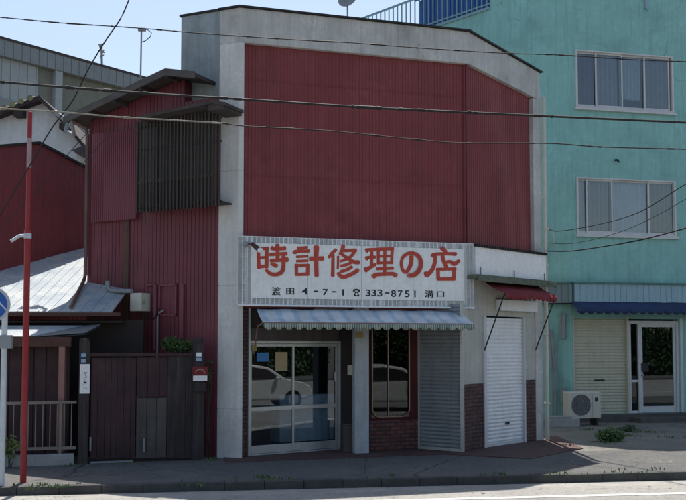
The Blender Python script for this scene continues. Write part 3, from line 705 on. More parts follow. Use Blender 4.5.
# little spotlight on an arm at the sign's upper left corner
sp = thing('sign_lamp', 'small rusty spotlight on short arm at the upper left of the signboard', 'lamp', FC.P(FC.s(245, .2, 243), .16, FC.z(245, 243, .2)))
g = MB(); bs, bz = FC.S(245.5, 244.5, SO)
g.sphere(FC.P(bs, SO+.05, bz), .05, 12, 8); g.build('mount', M_pvcg, sp)
g = MB(); e1s, e1z = FC.S(252, 243.5, .3); e2s, e2z = FC.S(259, 249.5, .42)
g.tube([FC.P(bs, SO+.05, bz), FC.P(e1s, .28, e1z)], .012, 6); g.build('arm', M_rust, sp)
g = MB(); g.tube([FC.P(e1s, .28, e1z), FC.P(e2s, .42, e2z)], .035, 12, r2=.05); g.build('lamp_housing', M_rust, sp)
g = MB(); e3 = FC.P(e2s, .42, e2z)+(FC.P(e2s, .42, e2z)-FC.P(e1s, .28, e1z)).normalized()*.03; g.sphere(e3, .052, 12, 8); g.build('lamp_bulb', M_blankwhite, sp)
# blank white board on the chamfer
bb = thing('blank_signboard', 'blank white signboard on the chamfered corner above the red awning', 'sign', FD.P(1.1, 0, zledge+.1))
BO = .1
s0b, s1b = .03, LD+.0
zt_b = FD.z(476, 246.5, BO); zb_b = zledge+.062
g = MB(); g.box(FD, s0b, s1b, -.12, BO, zb_b, zt_b); g.build('board', M_blankwhite, bb, bevel=.005)
g = MB(); g.box(FD, s0b-.02, s1b+.02, -.12, BO+.03, zt_b+.002, zt_b+.05)
q = s0b
while q < s1b: g.box(FD, q, q+.03, BO+.031, BO+.05, zt_b+.0, zt_b+.05); q += .09
g.build('top_flashing', M_dark, bb)
g = MB()
for k in (.06, .52, .97):
    s_ = s0b+(s1b-s0b)*k; MB().box(FD, s_-.006, s_+.006, BO+.002, BO+.02, zb_b, zb_b+.17).build('bracket', M_pvcg, bb)

# notices, box, interior contents
def flat(name, label, cat, F, x0, x1, y0, y1, o, m, t=.004, group=None):
    s0, z1 = F.S(x0, y0, o); s1, _ = F.S(x1, y0, o); _, z0 = F.S(x0, y1, o)
    return tag(MB().box(F, s0, s1, o-t, o, z0, z1).build(name, m), label, cat, group)
flat('notice', 'small pale paper notice on the dark wall right of the glass doors', 'notice', F1, 347.5, 354, 365, 375, .0, M_paper)
flat('poster', 'tan poster stuck on the left glass door below its top rail', 'poster', F0, 275.5, 287.5, 352, 371, -.006, M_tanp)
flat('sticker', 'blue sticker on the upper part of the left glass door', 'sticker', F0, 257, 269, 352.5, 361.5, .0, M_bluep, t=.008)
flat('pennant', 'tiny yellow paper hanging from the head of the left glass door', 'paper', F0, 252, 256.5, 344.5, 351, .02, mat('yellow_paper', (.35, .3, .08), .8))
flat('notice', 'crumpled yellow tape at the top of the grey post under the awning', 'tape', FC, 355.5, 363, 332, 338, .004, mat('tape_yellow', (.3, .24, .1), .8), t=.012)
g = MB(); Bs0, Bs1 = FC.s(344, -.25, 440), FC.s(354, -.25, 440); g.box(FC, Bs0, Bs1, -.42, -.22, FLOOR, FC.z(349, 425, -.25)); g.box(FC, Bs0-.01, Bs1+.01, -.43, -.21, FC.z(349, 425, -.25)+.001, FC.z(349, 425, -.25)+.025)
tag(g.build('utility_box', mat('box_brown', (.11, .085, .08), .8, var=.3), bevel=.006), 'low brownish box standing beside the grey post under the awning', 'box')
g = MB(); a1_, a2_ = F0.s(280, -.2, 420), F0.s(334, -.2, 420); zc1 = F0.z(300, 395, -.2); zc0 = F0.z(300, 441, -.2)
g.corr(F0, a1_, a2_, zc0, zc1, -.2, .16, .03, 'sine'); g.box(F0, a1_, a2_, -.6, -.22, zc0, zc1)
tag(g.build('counter', M_cloth), 'cloth covered white counter inside behind the glass doors', 'counter')
g = MB()
for k, (yy) in enumerate((369, 379, 392)):
    s0, z = F2.S(371, yy, -.22); s1, _ = F2.S(385, yy, -.22); g.box(F2, s0-.05, s1, -.3, -.12, z, z+.014)
s0, z = F2.S(386, 369, -.22); g.box(F2, s0, s0+.02, -.3, -.12, zb+.03, z+.5)
sf = g.build('display_shelf', M_gold); tag(sf, 'display shelves standing inside the show window', 'shelf')
for k, (xx, yy) in enumerate(((373, 394), (379, 394), (389, 394))):
    s0, z = F2.S(xx, yy, -.1); c = MB(); c.disc(F2.P(s0, -.11, z), F2.n, .045, .02, 16)
    tag(c.build('wall_clock', M_paper), ['small round pale clock at the left end inside the show window', 'small round pale clock in the middle inside the show window', 'small round pale clock nearest the red curtain in the show window'][k], 'clock', 'clocks in the show window')
# downpipe at the right end of the shop
g = MB(); Xp = FD.P(LD+.06, .05, 0)
g.tube([Xp+Vector((0, 0, SW)), Xp+Vector((0, 0, FD.z(543, 98)))], .045, 12)
for z_ in (.9, 2.4, 3.9, 5.4): g.box(Frame(Xp, ang=0), -.055, .055, -.055, .055, z_, z_+.04)
g.build('downpipe', M_pvc, sh)

# ------------------------------------------------------------------ maroon wooden wing
W0 = FA.P(0, -.015, 0); angW = R(-26)
W1s = 0
FW = Frame(W0, ang=angW)                     # s negative to the left
sWL = FW.s(88, 0, 250)
wing = thing('wooden_house', 'old maroon metal-clad two-storey house with barred upper window left of the shop', 'house', FW.P(sWL/2, -2, SW))
OV = .42
rk = [FW.S(64, 118, OV), FW.S(166, 69.5, OV), FW.S(195, 72.5, OV)]
def rake(s):
    if s < rk[1][0]: t = (s-rk[0][0])/(rk[1][0]-rk[0][0]); return rk[0][1]+t*(rk[1][1]-rk[0][1])
    t = (s-rk[1][0])/(rk[2][0]-rk[1][0]); return rk[1][1]+t*(rk[2][1]-rk[1][1])
sUR = FW.s(185, 0, 90)
g = MB(); g.corr(FW, sWL, 0, SW, lambda s: min(rake(s)-.09, 9) if s < sUR else FW.z(200, 100), 0, .09, .01, 'groove')
g.prism(FW, [(sWL, SW), (0, SW), (0, FW.z(200, 100)), (sUR, FW.z(200, 100)), (sUR, rake(sUR)-.09), (rk[1][0], rake(rk[1][0])-.09), (sWL, rake(sWL)-.09)], -2.3, -.001)
g.build('wall', M_maroon, wing)
g = MB(); th = .07
for (a, b) in ((rk[0], rk[1]), (rk[1], rk[2])):
    g.prism(FW, [(a[0], a[1]-th), (b[0], b[1]-th), (b[0], b[1]), (a[0], a[1])], -2.3, OV)
rf = g.build('roof', M_eave, wing)
g = MB()
for (a, b) in ((rk[0], rk[1]), (rk[1], rk[2])):
    g.prism(FW, [(a[0], a[1]-.12), (b[0]+.001, b[1]-.12), (b[0]+.001, b[1]+.015), (a[0], a[1]+.015)], OV+.001, OV+.03)
g.build('barge_board', mat('barge_grey', (.10, .092, .09), .85, var=.35, scale=3, grime=.4), rf)
g = MB()
for k in (.25, .5, .75, 1): 
    for a, b in ((rk[0], rk[1]),):
        s_ = a[0]+(b[0]-a[0])*k; MB().box(FW, s_-.03, s_+.03, .0, OV-.01, rake(s_)-.15, rake(s_)-.075).build('purlin', M_eave, rf)
# shutter cabinet
g = MB(); a, b = FW.s(91, .12, 180), FW.s(135.5, .12, 180); zt1 = FW.z(113, 131, .12); zt0 = FW.z(113, 220, .12)
g.box(FW, a, b, 0.002, .10, zt0, zt1); g.corr(FW, a, b, zt0-.01, zt1, .101, .05, .012, 'box')
g.build('shutter_cabinet', M_maroon2, wing)
# window behind the bars and the bar cage
BOf = .38
a, b = FW.s(136, BOf, 170), FW.s(221, BOf, 170); zg1 = FW.z(180, 117, BOf); zg0 = FW.z(180, 208, BOf)
g = MB(); g.box(FW, FW.s(137, 0, 170), FW.s(216, 0, 170), .002, .05, zg0+.05, zg1+.1); wd = g.build('window', mat('window_board', (.045, .038, .036), .8, var=.4, scale=5, streak=.5), wing)
g = MB(); g.box(FW, FW.s(140, .05, 170), FW.s(213, .05, 170), .052, .058, zg0+.65, zg1); g.build('pane', mat('frosted_dark', (.05, .045, .045), .6, var=.3, scale=4), wd)
g = MB()
for x in (137, 158, 178, 197, 215): q = FW.s(x, .05, 170); g.box(FW, q-.02, q+.02, .051, .075, zg0+.05, zg1+.05)
g.box(FW, FW.s(137, 0, 170), FW.s(216, 0, 170), .051, .073, zg0+.6, zg0+.65)
g.build('frame', M_wood2, wd)
nb = 25
grl = MB()
grl.box(FW, a, b, 0.0, BOf-.03, zg0+.05, zg0+.075)
gr = grl.build('window_grille', M_dark, wing)
for z_ in (zg0+.06, zg0+1.15, zg1-.12): MB().box(FW, a, b, BOf-.03, BOf-.015, z_, z_+.035).build('crossbar', M_dark, gr)
M_bar = mat('bar_wood', (.060, .050, .044), .8, var=.3, streak=.4)
for i in range(nb):
    q = a+.03+(b-a-.06)*i/(nb-1); MB().box(FW, q-.014, q+.014, BOf-.014, BOf+.012, zg0-.03+random.uniform(-.01, .01), zg1+.02).build('bar', M_bar, gr)
# canopy above the grille
g = MB(); c0 = FW.S(138, 116.5, .62); c1 = FW.S(212, 100.5, .62); c2 = FW.S(225, 102.5, .62)
g.prism(FW, [(c0[0], c0[1]-.05), (c1[0], c1[1]-.05), (c2[0], c2[1]-.05), (c2[0], c2[1]+.01), (c1[0], c1[1]+.01), (c0[0], c0[1]+.01)], -.0, .62)
g.box(FW, c1[0]-.1, c2[0]-.03, .02, .6, c1[1]-.17, c1[1]-.055)
g.build('window_canopy', M_eave, wing)
# brown board, frames and conduits on the lower wall
g = MB()
for (x0, x1, y0, y1) in ((160, 178, 284, 316),):
    s0, z1 = FW.S(x0, y0, .0); s1, _ = FW.S(x1, y0, .0); z0 = FW.z(x0, y1)
    for bb_ in ((s0, s0+.04, z0, z1), (s1-.04, s1, z0, z1), (s0, s1, z1-.04, z1), (s0, s1, z0, z0+.04)): g.box(FW, bb_[0], bb_[1], .012, .05, bb_[2], bb_[3])
g.box(FW, FW.s(181, 0, 300), FW.s(185, 0, 300), .012, .06, 1, FW.z(181, 284)); g.build('wall_batten', M_maroon2, wing)
g = MB(); s_ = FW.s(128, 0, 260); g.box(FW, s_-.04, s_+.04, .012, .04, SW, zt0); g.build('wall_batten', mat('old_board', (.10, .07, .045), .85, var=.4, streak=.5), wing)
g = MB(); s0, z1 = FW.S(148, 285, .05); g.tube([FW.P(s0, .06, z1), FW.P(FW.s(155, .06, 300), .06, z1), FW.P(FW.s(155, .06, 300), .06, FW.z(155, 350, .06))], .035, 8); g.build('conduit', M_maroon2, wing)
g = MB(); a = FW.s(157.5, .08, 330); g.tube([FW.P(a+.12, .05, FW.z(158, 310, .08)), FW.P(a+.03, .08, FW.z(158, 313, .08)), FW.P(a, .08, FW.z(158, 318, .08)), FW.P(a, .08, 1.2)], .02, 8); g.build('vent_pipe', M_pvcg, wing)
# downpipe at the left corner
g = MB(); a = FW.s(86.5, .08, 200); zA = FW.z(86, 135, .08); zB2 = FW.z(86, 300, .08)
p3 = depth(70, 312, FW.P(a, .08, 0).y-.9)
PIPE_TODO = (FW.P(a, .08, zA), a)
g.tube([FW.P(a, .08, zA-.02), FW.P(a-.02, .1, zA+.12), FW.P(a-.25, .36, zA+.3)], .036, 10); g.build('pipe_elbow', M_brown, wing)
# grey elbow pipe and white meter box
g = MB(); OB2 = .9
pp = [(107.5, 281), (107.5, 287), (110, 290), (114, 291), (132, 291)]
g.tube([FW.P(FW.s(x, .3, y), .3, FW.z(x, y, .3)) for x, y in pp], .045, 10); g.build('flue_pipe', M_pvcg, wing)
s0, z1 = FW.S(130, 293, .3); s1, z0 = FW.S(141, 311, .3)
mb = box('meter_box', M_acw, wing, FW, s0, s1, .012, .3, z0, z1, bevel=.01)
g = MB(); g.sphere(FW.P(s1+.03, .25, (z0+z1)/2), .03); g.build('knob', M_pvcg, mb)
g = MB()
for k in range(4):
    a0_ = random.uniform(-.1, .2); g.tube([FW.P(s0+.1+k*.06, .15, z0), FW.P(s0+.15+k*.05, .2, z0-.12-k*.03), FW.P(s0+.35+a0_, .1, z0-.15+k*.03), FW.P(s0+.5, .03, z0+.1)], .008, 5)
g.build('cable', M_cable, mb)

# ------------------------------------------------------------------ lean-to roofs and dark porch on the left
FL = Frame(depth(0, 311, 16.3)*1, ang=R(0)); FLy = 16.3
lt = thing('lean_to', 'lean-to with pale metal roof between the maroon house and the red shed', 'lean-to', (-6.3, 17.6, SW))
ze = depth(60, 311.5, FLy).z
Yr = 19.7
zr = depth(40, 257, Yr).z
slope = (zr-ze)/(Yr-FLy)
def roofz(y): return ze+slope*(y-FLy)
def on_roof(x, y):
    d = ray(x, y); t = (ze-slope*FLy-EYE)/(d.z-slope*d.y); return Vector((0, 0, EYE))+d*t
RA, RB = on_roof(0, 271), on_roof(86, 247)
def shed_y(x): return RA.y+(RB.y-RA.y)*(x-RA.x)/(RB.x-RA.x)
g = MB(); x0_ = -9.5; x1_ = depth(121, 311, FLy).x
# corrugated sheets run up the slope
xs = []; q = x0_; per = .19
vs = []
while q < x1_:
    for t, h in ((0, 0), (.86, 0), (.90, .010), (.96, .010)):
        if q+t*per < x1_: xs.append((q+t*per, h))
    q += per
def backy(x):   # the sheet ends at the wing's wall
    if x > FW.P(sWL, 0, 0).x:
        s = (x-FW.p.x)/FW.d.x; return min(shed_y(x)+.05, FW.P(s, 0, 0).y+.03)
    return max(FLy+.3, shed_y(x)+.05)
n = len(xs)
rows = 12; V = []; Fz = []
for j in range(rows+1):
    for x, h in xs:
        y = FLy+(backy(x)-FLy)*j/rows; V.append((x, y, roofz(y)+h+.01*noise.noise(Vector((x*1.3, y*1.3, 0)))))
for j in range(rows):
    for i in range(n-1): Fz.append((j*n+i, j*n+i+1, (j+1)*n+i+1, (j+1)*n+i))
g.mesh(V, Fz); o = g.build('roof', M_zinc, lt); so = o.modifiers.new('t', 'SOLIDIFY'); so.thickness = .03; so.offset = -1
FX = Frame((0, FLy, 0), ang=0)
g = MB(); g.box(FX, x0_, x1_, .0, .06, ze-.08, ze-.02); g.build('gutter', M_rust, lt)
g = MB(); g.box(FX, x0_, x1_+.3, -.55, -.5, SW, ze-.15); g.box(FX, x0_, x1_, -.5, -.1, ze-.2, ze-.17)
g.build('wall', M_room, lt)  # near-black wall colour stands in for the shade under the eave
g = MB(); pa_, a = PIPE_TODO; pw_ = FW.P(a, .08, 0); pe_ = depth(71, 309, FLy+.1)
g.tube([pa_, Vector((pw_.x, pw_.y, roofz(pw_.y)+.16)), Vector((pw_.x, pw_.y-.08, roofz(pw_.y)+.06)), Vector((pe_.x, pe_.y, roofz(pe_.y)+.05))], .036, 10); g.build('downpipe', M_brown, wing)
# second, lower porch roof
FLy2 = 15.75
pr_ = thing('porch', 'dark low porch with small pale metal roof behind the balustrade', 'porch', (-5.6, 15.8, SW))
zp2 = depth(40, 336.5, FLy2).z; zq2 = depth(40, 325.5, FLy2+.55).z
def X(px, y, py=330): return depth(px, py, y).x
g = MB(); pts = [(X(-120, FLy2), FLy2, zp2), (X(32, FLy2), FLy2, zp2), (X(84, FLy2+.55), FLy2+.55, zq2), (X(-120, FLy2+.55), FLy2+.55, zq2)]
g.face(pts); g.face([(a, b, c-.03) for a, b, c in pts][::-1])
g.build('roof', M_zinc, pr_)
g = MB(); pts2 = [(X(33, FLy2), FLy2, zp2-.002), (X(85, FLy2), FLy2, zp2+.06), (X(101, FLy2+.55), FLy2+.55, zq2+.02), (X(85, FLy2+.55), FLy2+.55, zq2)]
g.face(pts2); g.face([(a, b, c-.03) for a, b, c in pts2][::-1]); g.build('roof_shaded_end', mat('roof_shade_grey', (.16, .17, .18), .6, var=.2), pr_)  # shaded end of the porch roof, painted as a separate dark grey sheet
FP2 = Frame((0, FLy2, 0), ang=0)
g = MB(); g.box(FP2, X(-120, FLy2), X(72, FLy2), -.0, .06, zp2-.17, zp2-.01); g.build('eave_beam', M_rust, pr_)
g = MB(); g.corr(FP2, X(-120, FLy2), X(66, FLy2), SW, zp2-.16, -.25, .22, .02, 'groove'); g.build('board_wall', M_wood3, pr_)
g = MB(); g.box(FP2, X(60, FLy2), X(66, FLy2), -.05, .05, SW+.2, zp2-.17); g.build('post', M_pinkwood, pr_)

# ------------------------------------------------------------------ gate, fence, balustrade
g0 = ground(75, 464); g1 = ground(207, 459.5)
FG = Frame(g0, g1)
gt = thing('wooden_gate', 'weathered dark wooden board gate and fence in front of the maroon house', 'gate', FG.P(FG.L/2, 0, SW))
zgt = FG.z(130, 353)
def boards(a, b, z0, z1, m, name, w=.13, parent=gt, o=0):
    g = MB(); q = a
    while q < b-.02:
        e = min(q+w+random.uniform(-.015, .015), b); g.box(FG, q, e-.006, o-.02, o+random.uniform(-.004, .006), z0+random.uniform(0, .03), z1+random.uniform(-.008, .004)); q = e
    return g.build(name, m, parent)
s90, s141, s167, s193 = [FG.s(x, 0, 400) for x in (91, 136, 167, 193)]
boards(s90, s141, SW+.06, zgt-.08, M_wood3, 'gate_leaf', .11)
boards(s141+.01, s167, SW+.05, FG.z(150, 398), M_wood2, 'fence_panel', .17)
boards(s141+.01, s167, FG.z(150, 398)+.01, zgt-.08, M_wood3, 'fence_panel', .2, o=.006)
boards(s167+.01, s193, SW+.03, zgt-.06, M_wood, 'fence_panel', .15)
g = MB(); g.box(FG, s90-.05, s193, -.05, .03, zgt-.05, zgt+.0); g.box(FG, s90, s193, -.055, -.022, 1.2, 1.28); g.box(FG, s90, s193, -.055, -.022, .5, .58); g.build('rail', M_wood3, gt)
g = MB(); g.box(FG, s90, FG.s(133, 0, 460), -.04, .015, SW, SW+.03); g.build('sill', M_pvcg, gt)
def gpost(x0, x1, ytop, m):
    g = MB(); a, b = FG.s(x0, .06, 400), FG.s(x1, .06, 400); zt = FG.z(x0, ytop, .06); g.box(FG, a, b, -.08, .06, SW-.01, zt)
    g.sphere(FG.P((a+b)/2, -.01, zt), (b-a)/2, 12, 8, (1, 1, .7)); return g.build('gate_post', m, gt)
gpost(78.5, 89, 341, M_wood); gpost(193, 204, 341, M_wood)
g = MB()
for x, y in ((90.5, 444), (144, 445)):
    s_, z_ = FG.S(x, y, .05); MB().box(FG, s_-.014, s_+.014, .03, .055, z_-.12, z_+.12).build('hinge', M_pvcg, gt)
# plates
def plate(name, label, cat, x0, x1, y0, y1, m, o=.068):
    s0, z1 = FG.S(x0, y0, o); s1, z0 = FG.S(x1, y1, o); t = thing(name, label, cat, FG.P((s0+s1)/2, o, z0)); MB().box(FG, s0, s1, o-.006, o, z0, z1).build('plate', m, t, bevel=.002); return t, s0, s1, z0, z1
t, s0, s1, z0, z1 = plate('nameplate', 'tall white nameplate with vertical writing on the left gate post', 'nameplate', 80, 89.6, 364, 393.5, M_blankwhite)
g = MB(); sc = (s0+s1)/2
for k in range(5):
    z_ = z1-.15-k*.066
    for j in range(4):
        dx, dz = random.uniform(-.018, .012), random.uniform(-.02, .02); g.box(FG, sc+dx-.004, sc+dx+random.choice((.004, .028)), .068, .0695+j*.0004, z_+dz-.003, z_+dz+random.choice((.004, .026)))
g.build('writing', M_black, t)
t, s0, s1, z0, z1 = plate('address_plate', 'small blue address plate above the white nameplate on the left gate post', 'address plate', 80.6, 86.5, 352.5, 363.3, mat('plate_blue', (.015, .045, .10), .4))
for zz, hh in ((.62, .3), (.1, .3)):
    g = MB(); g.box(FG, s0+.012, s1-.012, .068, .0695, z0+(z1-z0)*zz, z0+(z1-z0)*(zz+hh)); g.build('number_field', mat('plate_pale', (.30, .42, .55), .5, var=.3, scale=60), t)
t, s0, s1, z0, z1 = plate('address_plate', 'small blue and white address plate on the right gate post above the red board', 'address plate', 195.5, 202.5, 352, 361.5, MATS['plate_blue'])
for zz, hh, m in ((.55, .4, M_blankwhite), (.08, .32, MATS['plate_pale'])):
    g = MB(); g.box(FG, s0+.012, s1-.02, .068, .0695, z0+(z1-z0)*zz, z0+(z1-z0)*(zz+hh)); g.build('number_field', m, t)
t, s0, s1, z0, z1 = plate('notice_board', 'red and white notice plate on the right gate post', 'notice', 192.5, 207.5, 366.5, 381, M_awnred, .075)
zm = z0+(z1-z0)*.38; g = MB(); g.box(FG, s0+.012, s1-.006, .075, .0765, z0+.004, zm); g.build('white_field', M_blankwhite, t)
g = MB(); g.tube([FG.P((s0+s1)/2+.09*math.cos(a), .0765, zm+.02+.09*math.sin(a)) for a in [R(k) for k in range(10, 171, 16)]], .008, 5); g.build('arc_mark', M_tanp, t)
g = MB(); s0, z1 = FG.S(194, 383, .06); s1, z0 = FG.S(206, 391.5, .06); g.box(FG, s0, s1, .062, .1, z0, z1); 
tag(g.build('mailbox', M_wood, bevel=.006), 'small dark box hung under the red and white plate on the right gate post', 'mailbox')
# balustrade with block base
bl = thing('balustrade', 'low metal balustrade on a concrete base left of the gate', 'railing', FG.P(-.8, 0, SW))
sA, sB = FG.s(-70, .05, 440), FG.s(76, .05, 440)
box('base', M_block, bl, FG, sA, sB-.03, -.1, .08, SW-.01, FG.z(40, 455, .08), bevel=.01)
g = MB(); zr1 = FG.z(40, 403, .05); zr0 = FG.z(40, 449, .05)
g.box(FG, sA, sB, .0, .05, zr1-.02, zr1+.025); g.box(FG, sA, sB, .0, .05, zr0-.02, zr0+.03)
for x in (60.5, -20): s_ = FG.s(x, .02, 420); g.box(FG, s_-.02, s_+.02, -.01, .06, SW+.1, zr1)
g.build('rail', mat('rail_beige', (.22, .19, .165), .6, var=.2), bl)
g = MB(); s_ = sB-.08
while s_ > sA: g.tube([FG.P(s_, .025, zr0), FG.P(s_, .025, zr1)], .009, 6); s_ -= .118
g.build('bars', mat('rail_grey', (.22, .20, .19), .5, var=.2), bl)

# ------------------------------------------------------------------ plants
def leaves(g, c, r, n, size, sc=(1, 1, 1)):
    for _ in range(n):
        while True:
            p = Vector([random.uniform(-1, 1) for _ in range(3)])
            if p.length < 1: break
        p = Vector((p.x*r*sc[0], p.y*r*sc[1], p.z*r*sc[2]))+Vector(c)
        a = Vector([random.gauss(0, 1) for _ in range(3)]).normalized(); b = a.orthogonal().normalized(); l = size*random.uniform(.6, 1.3)
        g.mesh([p-a*l*.5, p+b*l*.22, p+a*l*.6, p-b*l*.22], [(0, 1, 2, 3)])
def blades(g, c, r, n, h):
    for _ in range(n):
        a = random.uniform(0, 6.28); q = random.uniform(0, r); p = Vector(c)+Vector((math.cos(a)*q, math.sin(a)*q*.6, 0)); t = Vector((random.gauss(0, .35), random.gauss(0, .35), 1))*h*random.uniform(.5, 1.2)
        w = Vector((.008+h*.02, 0, 0)); g.mesh([p-w, p+w, p+t*.6+w*.7, p+t, p+t*.6-w*.7], [(0, 1, 2, 3, 4)])
def plant(name, label, cat, c, r, n, size, sc=(1, 1, 1), m=M_leaf, stem=None):
    t = thing(name, label, cat, stem or (c[0], c[1], c[2]-r*sc[2])); g = MB(); leaves(g, c, r, n, size, sc)
    for k in range(4):
        cc = Vector(c)+Vector((random.uniform(-.8, .8)*r*sc[0], random.uniform(-.5, .5)*r*sc[1], random.uniform(-.2, .6)*r*sc[2])); leaves(g, cc, r*.4, n//5, size)
    g.build('foliage', m, t); g = MB(); b = Vector(t['_b'])
    for k in range(5): g.tube([b+Vector((random.uniform(-.03, .03), 0, 0)), Vector(c)+Vector((random.uniform(-.6, .6)*r*sc[0], 0, random.uniform(-.3, .4)*r*sc[2]))], .006, 5)
    g.build('stem', M_bark, t); return t
P1 = FG.P(FG.s(180, -.3, 345), -.3, FG.z(180, 346, -.3)); plant('fence_shrub', 'bright green shrub peeping over the top of the wooden fence', 'shrub', P1, .3, 420, .07, (1, .5, .42), m=mat('leaf_shrub', (.05, .10, .03), .6, var=.4, scale=6, col2=(.09, .16, .04)), stem=(P1.x, P1.y, SW))
P1 = FG.P(FG.s(208, -.1, 375), -.05, FG.z(208, 372, 0)); plant('climbing_plant', 'sparse dark green climber beside the right gate post', 'plant', P1, .22, 70, .055, (.5, .5, 1.6), M_leafd, stem=(P1.x, P1.y, SW))
P1 = ground(610, 441)+Vector((0, 0, .12)); plant('weed_clump', 'leafy green weed clump growing before the air conditioner', 'weed', P1, .27, 420, .09, (1.25, .7, .55))
P1 = ground(597, 434)+Vector((0, 0, .06)); plant('weed_clump', 'low dark weed clump at the foot of the cream shutter steps', 'weed', P1+Vector((.9, .6, 0)), .22, 120, .07, (1.3, .5, .3), M_leafd)
P1 = FG.P(FG.s(10, .2, 450), .2, FG.z(10, 447, .2)); plant('weed_clump', 'spindly yellow-green weed at the foot of the balustrade', 'weed', P1, .2, 110, .06, (.9, .5, 1.1), mat('leaf_lime', (.14, .2, .05), .6, var=.4), stem=(P1.x, P1.y, SW))
g = MB()
for x, y, r_, n_ in ((650, 432, .5, 40), (672, 438, .4, 26), (590, 430, .3, 30), (604, 443, .35, 40), (566, 446, .2, 20), (628, 436, .5, 40), (545, 447, .15, 12), (212, 460, .2, 20), (70, 466, .3, 20), (130, 464, .3, 10), (275, 479, .35, 34), (190, 486, .2, 10), (262, 477, .1, 20), (390, 476, .1, 8), (495, 474, .2, 10), (42, 486, .2, 18), (60, 487, .15, 25), (565, 475, .4, 16), (620, 472, .5, 14), (655, 470, .3, 6), (30, 489, .2, 14)):
    c = ground(x, y); blades(g, c, r_, n_, .055)
for k in range(16):
    x = random.uniform(0, 686); c = FK.P(random.uniform(-6, 7), -.165, SW-.004); blades(g, c, .06, 4, .04)
tag(g.build('kerb_weeds', M_leaf), 'tufts of weeds along the kerb edge', 'weeds', kind='stuff')
# litter
g = MB()
for k in range(90):
    c = FK.P(random.uniform(-6, 8), random.uniform(-2.6, 1.2), 0); z_ = .006 if (c-FK.p).dot(FK.n) > 0 else SW; a = random.uniform(0, 6); l = random.uniform(.01, .035)
    g.mesh([Vector((c.x+math.cos(a+b)*l, c.y+math.sin(a+b)*l, z_+.004+random.uniform(0, .008))) for b in (0, 1.5, 3.1, 4.7)], [(0, 1, 2, 3)])
tag(g.build('ground_litter', mat('litter', (.3, .25, .17), .9, var=.4)), 'dry leaves and grit scattered on the pavement', 'litter', kind='stuff')

# ------------------------------------------------------------------ teal building on the right
T1 = ground(572, 421.5); aT = R(12.5)
FT = Frame(T1, ang=aT)
p_ = Vector((T1.x, T1.y, 0)); dch = Vector((-math.cos(R(25)), math.sin(R(25)), 0)); T0 = p_+dch*.74
FTc = Frame(T0, p_)
ds = Vector((-math.cos(R(46.8)), math.sin(R(46.8)), 0))
tb = thing('teal_building', 'three-storey building with weathered teal stucco walls right of the corner shop', 'building', FT.P(3, -3, SW))
wins = []
for (x0, x1, y0, y1) in ((575, 672.5, 49.5, 107.5), (576, 675, 177, 234.5)):
    s0, z1 = FT.S(x0, y0); s1 = FT.s(x1, 0, y0); z0 = FT.z(x0, y1)
    wins.append((s0, s1, z0, z1))
ZS = FT.z(600, 413.5)            # top of the step
zshT = FT.z(600, 316); shs0, shs1 = FT.s(573.5, 0, 380), FT.s(628.5, 0, 380)
ds0, ds1 = FT.s(629, 0, 380), FT.s(679, 0, 380)
g = MB(); TW = 16
ZTT = 14.5
holes = wins+[(shs0, ds1, ZS, FT.z(650, 319))]
g.wall(FT, 0, TW, SW-.02, ZTT, -.22, 0, holes)
g.build('front_wall', M_teal, tb)
g = MB(); g.box(FTc, 0, FTc.L, -.22, 0, SW-.02, ZTT); 
# side wall, high block
def alongside(px):   # distance from T0 back along the side wall
    u = (px-343)/FOC; return (u*T0.y-T0.x)/(ds.x-u*ds.y)
FTs = Frame(T0, ang=math.atan2(-ds.y, -ds.x))      # s negative going back
lA = alongside(493); lB = alongside(418); lC = alongside(335)
g.box(FTs, -lA, 0, -.2, 0, SW-.02, ZTT)
g.build('side_wall', M_teal, tb)
zl = FTs.z(480, 13)
# terrace block: a lower roofed storey at the back with railing
g = MB(); g.box(FTs, -lC-.5, -lA, -4, 0, SW, zl); g.build('terrace_block', M_teal, tb)
g = MB(); g.box(FTs, -lC-.5, -lA, -.1, .04, zl+.002, zl+.08); g.build('terrace_ledge', M_rail, tb)
zrt = FTs.z(409, .5); 
g = MB(); g.box(FTs, -lC-.5, -lA, -.06, -.02, zrt-.03, zrt+.03); g.box(FTs, -lC-.5, -lA, -.055, -.025, zl+.18, zl+.22)
q = -lC-.5
while q < -lA: g.box(FTs, q, q+.03, -.05, -.02, zl+.08, zrt-.03); q += .19
rl = g.build('terrace_railing', M_rail, tb)
g = MB(); g.corr(FTs, -lB, -lA-.02, zl+.1, zrt-.08, -.14, .16, .03, 'box'); g.build('blue_screen', M_blueSheet, tb)
g = MB(); g.box(FTs, -lB-.1, -lA, -.045, .0, zrt-.1, zrt+.06); g.build('top_rail', mat('rail_dark_blue', (.04, .10, .25), .5), rl)
g = MB(); g.slab([FT.P(TW, -.2, 0), FT.P(TW, -9, 0), FTs.P(-lA, -4, 0), FTs.P(-lA, -.2, 0), T0-ds*0-FTc.n*.2, p_-FTc.n*.25], ZTT-.2, ZTT); g.build('roof', M_conc_dark, tb)
g = MB(); g.slab([FT.P(.3, -.9, 0), FT.P(TW, -.9, 0), FT.P(TW, -1.0, 0), FT.P(.3, -1.0, 0)], SW, ZTT-.21); g.build('interior_wall', M_room, tb)
g = MB()
for z_ in (3.55, 6.9, 10.3): g.slab([FT.P(.25, -.23, 0), FT.P(TW, -.23, 0), FT.P(TW, -.9, 0), FT.P(.25, -.9, 0)], z_, z_+.15)
g.build('floor_slab', M_room, tb)
g = MB()
for s_ in (.2, 3.35, 9): g.box(FT, s_, s_+.08, -.9, -.23, SW, ZTT-.22)
g.build('partition', M_room, tb)
